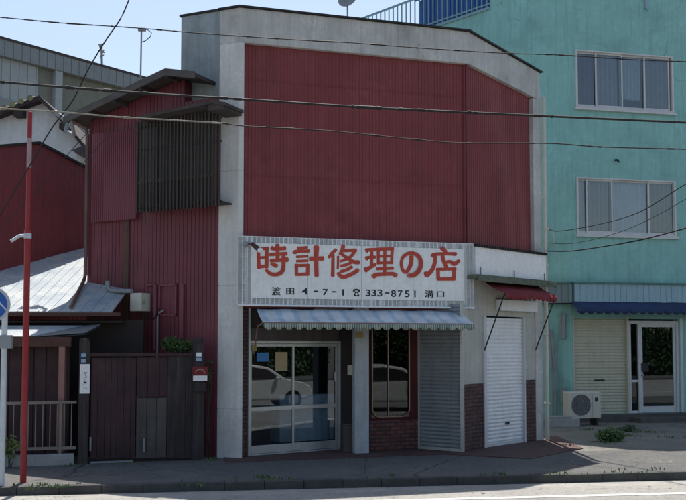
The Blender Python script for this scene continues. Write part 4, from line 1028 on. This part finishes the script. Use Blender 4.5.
# windows
def cloth(g, F, s0, s1, z0, z1, o, amp=.03, per=.12, gather=0):
    n = int((s1-s0)/per*6)+2; vs = []
    for i in range(n+1):
        s = s0+(s1-s0)*i/n; h = o+amp*math.sin(2*math.pi*s/per+1.3*math.sin(s*4)); vs += [F.P(s, h, z0), F.P(s, h*1+.0, z1)]
    g.mesh(vs, [(2*i, 2*i+2, 2*i+3, 2*i+1) for i in range(n)], True)
M_cur2 = mat('curtain_dim', (.50, .50, .50), .9, var=.12); M_cur3 = mat('curtain_light', (.78, .86, .90), .9, var=.1)
M_blind = mat('blind_brown', (.40, .39, .34), .9, var=.15)
M_shadeR = mat('curtain_dark', (.20, .19, .23), .9, var=.2)
def win4(w, splits, cur, sill):
    s0, s1, z0, z1 = w; f = MB(); t = .055
    f.box(FT, s0, s0+t, -.12, .03, z0, z1); f.box(FT, s1-t, s1, -.12, .03, z0, z1); f.box(FT, s0+t, s1-t, -.12, .03, z1-t*.7, z1); f.box(FT, s0+t, s1-t, -.12, .03, z0, z0+t)
    o = f.build('window', M_aluw, tb)
    MB().box(FT, s0-.05, s1+.05, .0, .09, z0-.06, z0-.002).build('sill', M_aluw, o)
    for i, (a, b) in enumerate(splits):
        a = FT.s(a, 0, 200); b = FT.s(b, 0, 200); off = -.02 if i % 2 else -.055
        q = MB(); e = .042
        q.box(FT, a, a+e, off-.03, off, z0+t, z1-t*.7); q.box(FT, b-e, b, off-.03, off, z0+t, z1-t*.7); q.box(FT, a+e, b-e, off-.028, off-.002, z0+t, z0+t+.06); q.box(FT, a+e, b-e, off-.028, off-.002, z1-t*.7-.045, z1-t*.7)
        sa = q.build('sash', M_aluw, o)
        MB().box(FT, a+.02, b-.02, off-.017, off-.012, z0+t+.02, z1-t).build('pane', GLW, sa)
    for a, b, m, zz in cur:
        a = FT.s(a, 0, 200); b = FT.s(b, 0, 200); c = MB(); cloth(c, FT, a, b, z0+(z1-z0)*zz, z1, -.17, .055, random.uniform(.10, .15)); c.build('curtain', m, o)
win4(wins[0], [(575.5, 600), (597.5, 625), (622.5, 648), (646.5, 672)], [(573, 599, M_shadeR, 0), (599, 623, M_cur2, 0), (624, 646, M_curtain, .22), (647, 674, M_blind, 0)], 0)
win4(wins[1], [(576.5, 589), (586.5, 613), (611, 650), (648.5, 674.5)], [(574, 590, M_curtain, 0), (590, 612, M_cur2, 0), (612, 650, M_cur3, 0), (650, 676, M_blind, .1)], 0)
# spout marks and small fittings on the wall
g = MB(); s_, z_ = FT.S(615.5, 160); g.tube([FT.P(s_, 0, z_), FT.P(s_, .12, z_-.02), FT.P(s_+.02, .14, z_-.09)], .03, 8); g.build('spout', M_dark, tb)
g = MB(); s_, z_ = FT.S(646, 7); g.box(FT, s_-.05, s_+.05, 0, .05, z_-.05, z_+1.5); g.tube([FT.P(s_, .03, z_), FT.P(s_, .08, z_-.12)], .03, 8); g.build('conduit', M_band, tb)
# shutter
g = MB(); g.slats(FT, shs0+.03, shs1-.03, ZS+.03, zshT, -.1, .085, .02); sc_ = g.build('roller_shutter', M_shutc, tb)
g = MB(); g.box(FT, shs0, shs0+.03, -.14, .012, ZS, zshT); g.box(FT, shs1-.03, shs1+.02, -.14, .012, ZS, zshT); g.box(FT, shs0+.03, shs1-.03, -.12, -.085, ZS, ZS+.03); g.build('shutter_rail', M_shutc, sc_)
g = MB(); s0, z = FT.S(596, 380); s1, _ = FT.S(606, 380); g.box(FT, s0, s1, -.085, -.07, z-.025, z+.015); g.build('handle_slot', M_dark, sc_)
g = MB(); g.box(FT, shs0, ds1, -.14, .0, zshT+.002, FT.z(650, 319)-.001) if FT.z(650, 319) > zshT+.004 else None
# door with side light
zd1 = FT.z(650, 322)
g = MB(); e = .05; xs_ = [FT.s(x, 0, 380) for x in (629.5, 640, 676, 679)]
g.box(FT, xs_[0], xs_[0]+e*1.2, -.12, .0, ZS, zd1); g.box(FT, xs_[1]-.03, xs_[1]+.03, -.12, .0, ZS, zd1); g.box(FT, xs_[3]-e*1.2, xs_[3], -.12, .0, ZS, zd1); g.box(FT, xs_[0], xs_[3], -.115, -.004, zd1-.05, zd1+.03)
zmid = FT.z(634, 381); g.box(FT, xs_[0]+.06, xs_[1]-.03, -.1, -.03, zmid-.03, zmid+.03); g.box(FT, xs_[0]+.06, xs_[1]-.03, -.1, -.03, ZS, ZS+.06)
g.build('door_frame', M_aluw, tb)
MB().box(FT, xs_[0]+.03, xs_[1]-.02, -.07, -.065, ZS+.02, zd1-.03).build('side_pane', GLD, tb)
g = MB(); a, b = xs_[1]+.035, xs_[3]-.065
g.box(FT, a, a+.075, -.08, -.035, ZS+.01, zd1-.055); g.box(FT, b-.075, b, -.08, -.035, ZS+.01, zd1-.055); g.box(FT, a+.075, b-.075, -.078, -.037, ZS+.01, ZS+.17); g.box(FT, a+.075, b-.075, -.078, -.037, zd1-.14, zd1-.055)
dr = g.build('door', M_aluw, tb)
MB().box(FT, a+.06, b-.06, -.06, -.055, ZS+.15, zd1-.12).build('glass_pane', GL, dr)
g = MB(); s_, z_ = FT.S(645, 367, -.02); g.box(FT, s_-.1, s_+.09, -.03, .02, z_-.12, z_+.12); g.build('letter_box', M_dark, dr)
g = MB(); s_, z_ = FT.S(643, 375, 0); g.sphere(FT.P(s_, .0, z_), .035); g.build('knob', M_alu, dr)
box('side_pilaster', M_aluw, tb, FT, FT.s(680, 0, 380), FT.s(682.5, 0, 380), .002, .05, ZS, zd1+.1)
# step
g = MB(); g.box(FT, .05, TW, .0, .28, SW-.02, ZS-.005); g.box(FT, 1.6, TW, .28, .75, SW-.02, SW+.12); g.build('step', mat('step_dark', (.10, .095, .09), .9, var=.3, scale=3, grime=.4, bump=.4), tb, bevel=.01)
# fascia band wrapping the corner
zf1, zf0 = FT.z(620, 284, .3), FT.z(620, 303, .3)
g = MB(); g.box(FT, -.02, TW, .0, .28, zf0, zf1-.01); g.corr(FT, -.02, TW, zf0, zf1, .281, .17, .012, 'groove'); g.build('fascia', M_band, tb)
g = MB(); g.prism(FTc, [(-.1, zf0+.005), (FTc.L+.05, zf0+.005), (FTc.L+.05, zf1-.005), (-.1, zf1-.005)], 0, .26); g.corr(FTc, -.1, FTc.L+.1, zf0, zf1, .262, .17, .012, 'groove'); g.build('fascia', M_band_shade, tb)
g = MB(); g.box(FT, -.05, TW, .0, .34, zf1+.002, zf1+.05); g.box(FTc, -.1, FTc.L+.06, .0, .32, zf1+.004, zf1+.052); g.build('fascia_capping', M_teal2, tb)
g = MB(); g.slab([FTc.P(0, .25, 0), FT.P(0, .27, 0), FT.P(TW, .27, 0), FT.P(TW, 0.01, 0), FTc.P(FTc.L, 0.01, 0), FTc.P(0, 0.01, 0)], zf0-.03, zf0-.002); g.build('soffit', M_dark, tb)
zn = FT.z(620, 306, .5)
an = awning(FT, -.12, TW-1, .3, zn+.12, .62, zn-.06, M_navy, M_navy, .17, 60, tb, 'navy_awning')
# electric box and pipes between the buildings
g = MB(); s0, z1 = FTc.S(561, 313, .1); s1, z0 = FTc.S(565.5, 339, .1); g.box(FTc, s0, s1, .01, .12, z0, z1); g.build('meter_box', M_pvcg, tb, bevel=.01)
g = MB()
for (xa, ya, xb, yb, r_) in ((548, 316, 553, 420, .02), (551, 330, 556.5, 425, .035), (558, 345, 553, 400, .012), (562, 310, 551, 370, .012)):
    p0 = FTc.P(FTc.s(xa, .15, ya), .15, FTc.z(xa, ya, .15)); p1 = FTc.P(FTc.s(xb, .2, yb), .2, max(SW, FTc.z(xb, yb, .2))); m_ = (p0+p1)/2+Vector((.05, 0, .05)); g.tube([p0, m_, p1], r_, 8)
g.build('service_pipe', M_pvcg, tb)
g = MB(); s0, z1 = FTc.S(561.5, 385, .3); g.box(FTc, s0-.03, s0+.1, .1, .28, z1-.45, z1-.1); g.tube([FTc.P(s0, .2, z1-.1), FTc.P(s0+.02, .2, z1+.12), FTc.P(s0-.1, .1, z1+.2)], .02, 6); g.build('gas_meter', M_pvcg, tb)

# air conditioner outdoor unit
ac = thing('air_conditioner', 'cream outdoor air conditioner unit standing before the cream shutter', 'air conditioner', FT.P(.5, .9, SW))
FAc = FT.shifted(0, .75)
a, b = FAc.s(568.5, .34, 400), FAc.s(601, .34, 400); za, zb3 = FAc.z(580, 418.5, .34), FAc.z(580, 392, .34)
box('casing', M_acw, ac, FAc, a, b, .02, .34, za, zb3, bevel=.02)
g = MB(); cx = FAc.s(581, .34, 400); cz = (za+zb3)/2+.01
g.disc(FAc.P(cx, .341, cz), FAc.n, .262, .006, 40); fnp = g.build('fan_recess', mat('fan_grey', (.11, .11, .11), .7), ac)
g = MB()
for r_ in (.262, .215, .17, .125, .08, .04):
    g.tube([FAc.P(cx+r_*math.cos(t), .352, cz+r_*math.sin(t)) for t in [2*math.pi*k/28 for k in range(29)]], .0055, 5)
for k in range(12): t = 2*math.pi*k/12; g.tube([FAc.P(cx+.04*math.cos(t), .354, cz+.04*math.sin(t)), FAc.P(cx+.262*math.cos(t), .354, cz+.262*math.sin(t))], .004, 4)
g.build('fan_grille', M_pvcg, ac)
g = MB(); g.box(FAc, b-.17, b-.09, .342, .348, cz+.08, cz+.18); g.build('badge', M_dark, ac)
g = MB(); g.box(FAc, b-.24, b-.235, .3405, .344, za+.02, zb3-.02); g.build('seam', M_pvcg, ac)
g = MB()
for s_ in (a+.08, b-.16): MB().box(FAc, s_, s_+.07, .04, .36, SW-.01, za-.002).build('foot', M_dark, ac)
g = MB(); a2_, b2_ = FAc.s(547, .45, 420), FAc.s(577, .45, 420); g.box(FAc, a2_, b2_, .36, .62, SW-.01, FAc.z(560, 418.5, .5)); g.box(FAc, a2_+.04, b2_-.2, .4, .6, FAc.z(560, 418.5, .5)+.001, FAc.z(560, 418.5, .5)+.07)
tag(g.build('concrete_block', M_block, bevel=.012), 'long pale concrete block on the ground left of the air conditioner', 'block')

# ------------------------------------------------------------------ buildings behind on the left
# red metal shed
FS2 = Frame((RA.x, RA.y, 0), (RB.x, RB.y, 0))
sd = thing('red_shed', 'dark red metal-clad shed with low gable behind the lean-to roof', 'shed', (RA.x+.8, RA.y+1, SW))
pk = [FS2.S(-60, 152), FS2.S(0, 147.2), FS2.S(38, 144), FS2.S(86, 168.5), FS2.S(120, 187)]
def shedz(s):
    for a, b in zip(pk[:-1], pk[1:]):
        if a[0] <= s <= b[0]: return a[1]+(b[1]-a[1])*(s-a[0])/(b[0]-a[0])
    return pk[0][1]
g = MB(); g.corr(FS2, pk[0][0], pk[-1][0], SW, shedz, 0, .12, .005, 'groove'); g.prism(FS2, [(pk[0][0], SW), (pk[-1][0], SW)]+pk[::-1], -.6, -.002); g.build('wall', M_shed, sd)
g = MB()
for a, b in zip(pk[:-1], pk[1:]): g.prism(FS2, [(a[0], a[1]), (b[0]+.001, b[1]), (b[0]+.001, b[1]+.05), (a[0], a[1]+.05)], -.6, .06)
g.build('roof', M_dark, sd)
# white plastered house with tiled gable
FH = Frame((0, 23, 0), ang=0)
hs = thing('white_house', 'white plastered house with mossy tiled gable roof far left', 'house', (-9, 24, SW))
hp = [FH.S(-70, 142), FH.S(0, 115), FH.S(43, 98.5), FH.S(61, 116), FH.S(92, 152), FH.S(130, 190)]
g = MB(); g.prism(FH, [(hp[0][0], SW), (hp[-1][0], SW)]+[(a, b-.12) for a, b in hp[::-1]], -3, 0); g.build('wall', M_plaster, hs)
g = MB(); 
for a, b in zip(hp[:-1], hp[1:]): g.prism(FH, [(a[0], a[1]-.12), (b[0]+.001, b[1]-.12), (b[0]+.001, b[1]), (a[0], a[1])], -3, .3)
rf2 = g.build('roof', M_wood, hs)
g = MB()
for a, b in list(zip(hp[:-1], hp[1:]))[:2]:
    L = math.hypot(b[0]-a[0], b[1]-a[1]); n = max(1, int(L/.21))
    for k in range(n):
        t = k/n; s_ = a[0]+(b[0]-a[0])*t; z_ = a[1]+(b[1]-a[1])*t+.015
        g.tube([FH.P(s_, .33, z_), FH.P(s_, -.2, z_+.0)], .075, 8); 
        g.tube([FH.P(s_, .18, z_+.05), FH.P(s_, -1.5, z_+.05)], .06, 6)
g.build('roof_tile', M_tile, rf2)
g = MB(); s_, z_ = FH.S(19, 112, .2); g.box(FH, s_-.12, s_+.12, 0, .28, z_-.12, z_+.06); g.build('purlin_end', M_wood, rf2); g = MB()
s_, z_ = FH.S(64, 124, .2); g.box(FH, s_-.1, s_+.12, 0, .28, z_-.14, z_+.02); g.build('purlin_end', M_wood, rf2)
g = MB(); a = FH.S(74, 152, .3); b = FH.S(88, 146, .3); c_ = FH.S(86, 160, .3)
g.prism(FH, [a, (c_[0], c_[1]+.05), (b[0], b[1]), ], 0, .5); g.build('small_eave', M_wood2, hs)
# cluttered eave corner between house and wing: gutter
g = MB(); a = depth(62, 118, 18.2); 
g.tube([depth(66, 131, 18.3), depth(74, 135, 18.1), FW.P(FW.s(86.5, .08, 200)-.2, .33, zA+.28)], .04, 8); g.tube([depth(55, 112, 18.4), depth(68, 122, 18.3), depth(66, 131, 18.3)], .05, 8)
g.build('eave_gutter', M_pvcg, wing)
# far grey building
FB = Frame(depth(0, 40, 46), ang=0)
# its face recedes to the right
p0 = depth(-120, 300, 38); dB = Vector((math.cos(R(50)), math.sin(R(50)), 0))
FB = Frame(p0, ang=R(50))
gb = thing('grey_building', 'large pale grey flat-sided building in the far left background', 'building', FB.P(10, -4, 0))
zg = FB.z(0, 41)
sEnd = FB.s(175, 0, 200)
g = MB(); sJ = FB.s(37, 0, 90); zJ = FB.z(37, 67.5); 
g.corr(FB, -6, sJ, 0, zJ, .06, .45, .03, 'groove'); g.box(FB, -6, sJ, -6, .05, 0, zJ-.01)
g.build('wall', M_greywall2, gb)
g = MB(); g.box(FB, sJ+.02, sEnd, -6, 0, 0, zJ); g.build('wall', M_tan, gb)
g = MB(); g.corr(FB, -6, sEnd, zJ+.02, zg, .3, .45, .03, 'groove'); g.box(FB, -6, sEnd, -6, .28, zJ+.01, zg); g.build('parapet', M_greywall, gb)
g = MB(); g.box(FB, -6, sEnd, -6, .36, zg+.002, zg+.12); g.build('capping', M_eave, gb)
g = MB(); s_ = FB.s(58, .2, 90); g.box(FB, s_-.2, s_+.2, .02, .29, 0, zJ); g.build('column', M_greywall2, gb)
g = MB(); s0, z_ = FB.S(70, 113, .3); g.box(FB, s0-4, s0+14, .02, .25, 0, z_); g.build('lower_band', M_greywall, gb)
# rooftop aerials
an = thing('roof_aerial', 'small branched aerial on the far grey roof', 'aerial', depth(102, 66, 46))
g = MB(); b = depth(102, 69, 46); g.tube([b, depth(101.5, 44, 46)], .06, 6); g.build('mast', M_pvcg, an)
g = MB()
for (x0, y0, x1, y1) in ((99, 44, 102, 53), (104, 50, 101, 56), (98, 50, 105, 53), (100, 57, 104, 55)): g.tube([depth(x0, y0, 46), depth(x1, y1, 46)], .035, 5)
g.build('element', M_pvcg, an)
an = thing('service_mast', 'thin cable mast rising behind the maroon house roof', 'mast', depth(141, 82, 18.5))
g = MB(); g.tube([depth(140.5, 84, 18.5), depth(141.5, 28, 18.5)], .018, 6); g.box(Frame(depth(142, 29, 18.5)*1, ang=0), -.08, .08, -.03, .03, depth(142, 31, 18.5).z, depth(142, 28.5, 18.5).z); g.build('mast', M_pvcg, an)
g = MB(); g.tube([depth(x, y, 18.5) for x, y in ((143, 29), (148, 30), (151.5, 33), (150, 37), (145, 41), (142, 42))], .01, 5); g.build('cable_loop', M_cable, an)
# satellite dish behind the parapet
Dp = 24.5
dsh = thing('satellite_dish', 'grey satellite dish on a mast above the shop parapet', 'satellite dish', depth(347, 25, Dp))
g = MB(); c = depth(347.5, -1, Dp); ax = Vector((-.35, -.85, .35)).normalized(); x = ax.orthogonal().normalized(); y = ax.cross(x); rings = []
vs = [c-ax*.06]; fs = []
for j in range(1, 6):
    for k in range(24): t = 2*math.pi*k/24; r_ = .27*j/5; vs.append(c+x*math.cos(t)*r_+y*math.sin(t)*r_+ax*(.08*(j/5)**2-.06))
fs = [(0, 1+k, 1+(k+1) % 24) for k in range(24)]
for j in range(4):
    for k in range(24): a = 1+j*24; fs.append((a+k, a+24+k, a+24+(k+1) % 24, a+(k+1) % 24))
g.mesh(vs, fs, True); o = g.build('dish', M_pvcg, dsh); so = o.modifiers.new('t', 'SOLIDIFY'); so.thickness = .012
g = MB(); g.tube([depth(347.5, 26, Dp), depth(347.5, 3, Dp)], .022, 8); g.tube([c-Vector((0, 0, .25)), c+ax*.3-Vector((.02, 0, .16))], .012, 6); g.sphere(c+ax*.3-Vector((.02, 0, .16)), .04); g.build('arm', M_pvcg, dsh)

# ------------------------------------------------------------------ street furniture on the left
b0 = ground(23.2, 482)
rp = thing('red_pole', 'tall thin faded red pole standing at the kerb edge', 'pole', b0)
tp = depth(28.5, 113, b0.y); tp = Vector((b0.x, b0.y, tp.z))
g = MB(); g.tube([b0-Vector((0, 0, .02)), Vector((b0.x, b0.y, 3.9))], .047, 16); g.tube([Vector((b0.x, b0.y, 3.9)), tp], .034, 16); g.tube([Vector((b0.x, b0.y, 3.86)), Vector((b0.x, b0.y, 3.94))], .053, 16); g.sphere(tp, .034, 14, 8)
g.build('shaft', M_polered, rp)
g = MB(); za_ = depth(25, 236, b0.y).z; g.tube([Vector((b0.x-.0, b0.y-.05, za_)), Vector((b0.x-.1, b0.y-.07, za_-.005)), Vector((b0.x-.22, b0.y-.09, za_-.09))], .026, 8); g.tube([Vector((b0.x, b0.y, za_-.04)), Vector((b0.x, b0.y, za_+.04))], .056, 16); g.build('bracket', M_polewhite, rp)
g = MB(); g.tube([Vector((b0.x, b0.y, 4.9)), Vector((b0.x, b0.y, 5.35))], .0355, 16); g.build('worn_sleeve', mat('worn_pink', (.42, .28, .30), .6, var=.4, scale=20, streak=.5), rp)
b1 = ground(1.5, 485.5)
rs = thing('road_sign', 'round blue road sign with grey rim on a pale pole at the left edge', 'road sign', b1)
g = MB(); g.tube([b1, Vector((b1.x, b1.y, depth(2, 300, b1.y).z))], .042, 16); g.build('pole', M_polewhite, rs)
cs = depth(-8.5, 304.5, b1.y-.2); nn = Vector((.25, -1, 0)).normalized()
r_ = (depth(9, 304, b1.y-.2).x-cs.x)
g = MB(); g.disc(cs, nn, r_*1.03, .012, 48); dd = g.build('disc', M_signrim, rs)
g = MB(); g.disc(cs+nn*.013, nn, r_*.86, .003, 48); g.build('blue_field', M_signblue, dd)
g = MB(); xx = Vector((0, 0, 1)).cross(nn).normalized(); FSg = Frame(cs+nn*.017, ang=math.atan2(-nn.x, -nn.y)*-1+0)
FSg.d = xx if xx.x > 0 else -xx; FSg.n = nn; FSg.p = Vector((cs.x, cs.y, 0))+nn*.017
g.prism(FSg, [(r_*.78, cs.z-r_*.34), (r_*.82, cs.z-r_*.26), (-r_*.1, cs.z+r_*.8), (-r_*.2, cs.z+r_*.74)], 0, .002); g.build('mark', M_polewhite, dd)
g = MB(); FQ = Frame(b1, ang=0); g.box(FQ, -.07, .12, -.02, .06, depth(2, 340, b1.y).z-.12, depth(2, 340, b1.y).z+.07); g.build('clamp', M_pvcg, rs)

# ------------------------------------------------------------------ overhead wires
def wire(label, pts, D, r, m=M_cable, group='overhead wires', name='overhead_wire', blobs=None, mults=None, base_d=None):
    """pts: points on a vertical plane over the kerb, D metres away, carried on beyond the picture"""
    P_ = []
    for i in range(len(pts)-1):
        p_ = pts[max(0, i-1)]; a = pts[i]; b = pts[i+1]; c = pts[min(len(pts)-1, i+2)]
        for j in range(8):
            t = j/8; P_.append(tuple(.5*((2*a[m_])+(-p_[m_]+b[m_])*t+(2*p_[m_]-5*a[m_]+4*b[m_]-c[m_])*t*t+(-p_[m_]+3*a[m_]-3*b[m_]+c[m_])*t**3) for m_ in (0, 1)))
    P_.append(pts[-1])
    w = [depth(x, y, D[0]+(D[1]-D[0])*(x-pts[0][0])/(pts[-1][0]-pts[0][0]) if isinstance(D, tuple) else D) for x, y in P_]
    g = MB(); g.tube(w, r, 6)
    if blobs:
        g.use(m)
        for _ in range(blobs):
            i = random.randrange(len(w)-1); t = random.random(); p = w[i].lerp(w[i+1], t); d = (w[i+1]-w[i]).normalized(); l = random.uniform(.03, .12); g.tube([p-d*l/2, p+d*l/2], r*random.uniform(1.25, 1.7), 6)
    return tag(g.build(name, m), label, 'wire', group)
W = [
 ('thick dark cable crossing above the window bars and the red panel', [(-60,76),(0,82),(125,92),(240,99),(360,107),(480,113),(686,122.5),(760,125)], 12.5, .0165, M_cable, 40),
 ('thin topmost wire crossing the sky and the concrete beam', [(-60,14),(0,17.5),(60,23),(135,28),(210,34),(300,40),(355,43),(420,48),(500,53),(560,55),(640,60),(700,62)], 15.5, .009, M_cable, 60),
 ('pale weathered cable below the thick dark cable', [(-60,106),(0,108.5),(60,112),(118,117),(170,120),(225,123.5)], 12.8, .011, M_cablelt, 10),
 ('thin dark wire running right from the pale cable across the teal wall', [(225,123.5),(250,126.5),(330,131),(400,138),(460,143),(550,143.5),(600,147),(686,149.5),(750,152)], 12.8, .0085, M_cable, 16),
 ('slack service wire rising right from the cream downpipe', [(548,229),(560,231),(600,224),(640,212),(686,184),(720,168)], (18.5, 14), .009, M_cable, 0),
 ('lower thick service wire from the cream downpipe across the teal wall', [(546,251),(570,251),(600,247),(640,240),(686,228),(720,218)], (18.5, 14), .013, M_cable, 0),
 ('faint wire looping across the right teal window', [(549,243),(575,243),(620,232),(660,214),(686,199),(720,182)], (18.5, 14), .006, M_cable, 0),
]
for l, p, D, r, m, bl_ in W: wire(l, p, D, r, m, blobs=bl_)
w = []
wire('steep diagonal wire dropping from the sky to the left house eave', [(132,-8),(121,18),(106,40),(88,70),(73,100),(52,128),(30,165),(8,202),(-20,248)], 13.2, .010)
wire('faint slanting wire over the red shed gable', [(92,128),(70,152),(45,182),(22,206),(-10,236)], 15, .006)
wire('second faint slanting wire over the red shed', [(112,132),(86,160),(60,190),(40,210)], 15, .005)
g = MB(); p = depth(548, 229, 18.5); g.sphere(p, .035)
g.tube([p, p+Vector((.12, 0, -.1)), p+Vector((.12, 0, -.3)), p+Vector((-.02, .05, -.42))], .008, 6)
tag(g.build('wire_insulator', M_paper), 'small pale insulator with hanging wire end beside the cream downpipe', 'insulator')

# ------------------------------------------------------------------ across the street (seen in the glass)
def car(loc, yaw):
    t = thing('parked_car', 'cream white hatchback standing at the roadside seen only in the shop door glass', 'car', loc)
    F = Frame(loc, ang=yaw); z0 = loc[2]
    g = MB()
    prof = [(-2.0,.45),(-2.05,.7),(-1.98,1.0),(-1.75,1.42),(-1.2,1.52),(-.2,1.53),(.45,1.42),(1.05,1.02),(1.75,.88),(2.0,.7),(2.05,.42),(1.75,.3),(-1.8,.3)]
    n = len(prof); secs = [(-.84, .93), (-.78, 1), (-.3, 1), (.3, 1), (.78, 1), (.84, .93)]
    vs = []
    for o, k in secs:
        for s_, z_ in prof:
            inn = 1-.14*max(0, (z_-.95))/.55; vs.append(F.P(s_*(.98 if k < 1 else 1), o*inn, z0+(z_ if k == 1 else .06+z_*.95)))
    fs = [tuple(range(n))]+[tuple(range(5*n+n-1, 5*n-1, -1))]
    for j in range(5):
        for i in range(n): fs.append((j*n+i, (j+1)*n+i, (j+1)*n+(i+1) % n, j*n+(i+1) % n))
    g.mesh(vs, fs); b = g.build('body', M_car, t, bevel=.04)
    for sgn in (-1, 1):
        g = MB(); g.mesh([F.P(s_, sgn*(.845*(1-.14*(z_-.95)/.55)+.004), z0+z_) for s_, z_ in [(-1.65,1.0),(-1.5,1.36),(-.2,1.44),(.4,1.34),(.88,1.02)]], [(0, 1, 2, 3, 4)]); g.build('side_window', M_dark, t)
    g = MB(); g.mesh([F.P(.5, -.66, z0+1.40), F.P(.5, .66, z0+1.40), F.P(1.04, .74, z0+1.04), F.P(1.04, -.74, z0+1.04)], [(0, 1, 2, 3)]); g.build('windscreen', M_dark, t)
    for s_ in (-1.3, 1.3):
        for sgn in (-1, 1):
            g = MB(); g.disc(F.P(s_, sgn*.68, z0+.32), F.n*sgn, .32, .19, 28); w = g.build('wheel', M_tyre, t); g = MB(); g.disc(F.P(s_, sgn*.872, z0+.32), F.n*sgn, .2, .01, 20); g.build('rim', M_alu, w)
    for sgn in (-1, 1):
        g = MB(); g.sphere(F.P(.7, sgn*.93, z0+1.05), .09, 10, 6, (1, 1, .8)); g.build('wing_mirror', M_car, t)
        g = MB(); g.sphere(F.P(1.93, sgn*.6, z0+.72), .12, 10, 6, (1, 1, .8)); g.build('headlight', M_alu, t)
    return t
# mirror geometry of the glass door: where the car really stands
def mirror(p, F): d = (p-F.p).dot(F.n); return p-F.n*2*d
v0 = depth(278, 398, 31.5); mp = mirror(v0, F0)
v1 = depth(300, 398, 31.8); mp1 = mirror(v1, F0)
yaw = math.atan2((mp1-mp).y, (mp1-mp).x)
dc = (mp1-mp).normalized(); car(Vector((mp.x, mp.y, 0))-Vector((dc.x, dc.y, 0))*1.0, yaw)
def tree(c, h, r):
    t = thing('street_tree', 'leafy street tree across the road seen only as a reflection', 'tree', c, 'trees across the road')
    g = MB(); c = Vector(c); g.tube([c, c+Vector((.1, 0, h*.4)), c+Vector((0, .1, h*.75))], .16, 10, r2=.06)
    for k in range(6): a = k*1.05; g.tube([c+Vector((.05, 0, h*(.35+.05*k))), c+Vector((math.cos(a)*r*.7, math.sin(a)*r*.7, h*(.55+.05*k)))], .05, 6, r2=.02)
    g.build('trunk', M_bark, t)
    g = MB()
    for k in range(26):
        a = random.uniform(0, 6.28); q = random.uniform(0, r*.75); leaves(g, c+Vector((math.cos(a)*q, math.sin(a)*q, h*random.uniform(.35, .95))), r*.42, 150, .22)
    g.build('crown', M_leafd, t)
for k in range(7):
    tree(FK.P(-2+k*4.6+random.uniform(-.6, .6), 21.5+random.uniform(-.5, .5), SW), 4.2+random.uniform(-.5, 1), 2.3)
ob = thing('roadside_wall', 'low block wall across the road behind the camera', 'wall', FK.P(10, 24, 0))
box('wall', M_wood, ob, FK, -10, 40, 24, 24.2, 0, 3.2)
g = MB()
for k in range(200): leaves(g, FK.P(-8+k*.24, 23.2, random.uniform(.6, 4.4)), 1.0, 110, .34, (1, .5, 1))
tag(g.build('hedge', M_leafd), 'long dark hedge across the road seen only as a reflection', 'hedge')

# ------------------------------------------------------------------ light, sky, camera
SUN_EL = R(65)
wd = bpy.data.worlds.new('World'); SC.world = wd; wd.use_nodes = True; nt = wd.node_tree; bg = nt.nodes['Background']
sky = nt.nodes.new('ShaderNodeTexSky'); sky.sky_type = 'NISHITA'; sky.sun_disc = False; sky.sun_elevation = SUN_EL; sky.sun_rotation = R(0); sky.air_density = 1.25; sky.dust_density = 1.3; sky.ozone_density = 1.2; sky.altitude = 0
tn = nt.nodes.new('ShaderNodeMix'); tn.data_type = 'RGBA'; tn.blend_type = 'MULTIPLY'; tn.inputs[0].default_value = 1; tn.inputs[7].default_value = (1.0, .95, .91, 1)   # warm tint multiplied over the sky colour to temper its cyan
nt.links.new(sky.outputs[0], tn.inputs[6]); nt.links.new(tn.outputs[2], bg.inputs[0]); bg.inputs[1].default_value = .122
sl_ = bpy.data.lights.new('Sun', 'SUN'); sl_.energy = 4.9; sl_.angle = R(.5); sl_.color = (1, .95, .87)
so_ = bpy.data.objects.new('Sun', sl_); COL.objects.link(so_)
D_ = Vector((0.01, -math.cos(SUN_EL), -math.sin(SUN_EL))); so_.rotation_euler = D_.to_track_quat('-Z', 'Y').to_euler(); so_.location = (0, 30, 40)
cam = bpy.data.cameras.new('Camera'); co = bpy.data.objects.new('Camera', cam); COL.objects.link(co); SC.camera = co
co.location = (0, 0, EYE); co.rotation_euler = (R(90)+PITCH, 0, 0)
cam.sensor_fit = 'HORIZONTAL'; cam.sensor_width = 36; cam.lens = FOC*36/686; cam.shift_y = (CY-250)/686; cam.clip_end = 3000; cam.clip_start = .05
SC.view_settings.view_transform = 'Standard'; SC.view_settings.look = 'None'; SC.view_settings.gamma = 1; SC.view_settings.use_curve_mapping = False; SC.view_settings.exposure = 0.5
for o in bpy.data.objects:
    if '_b' in o: del o['_b']
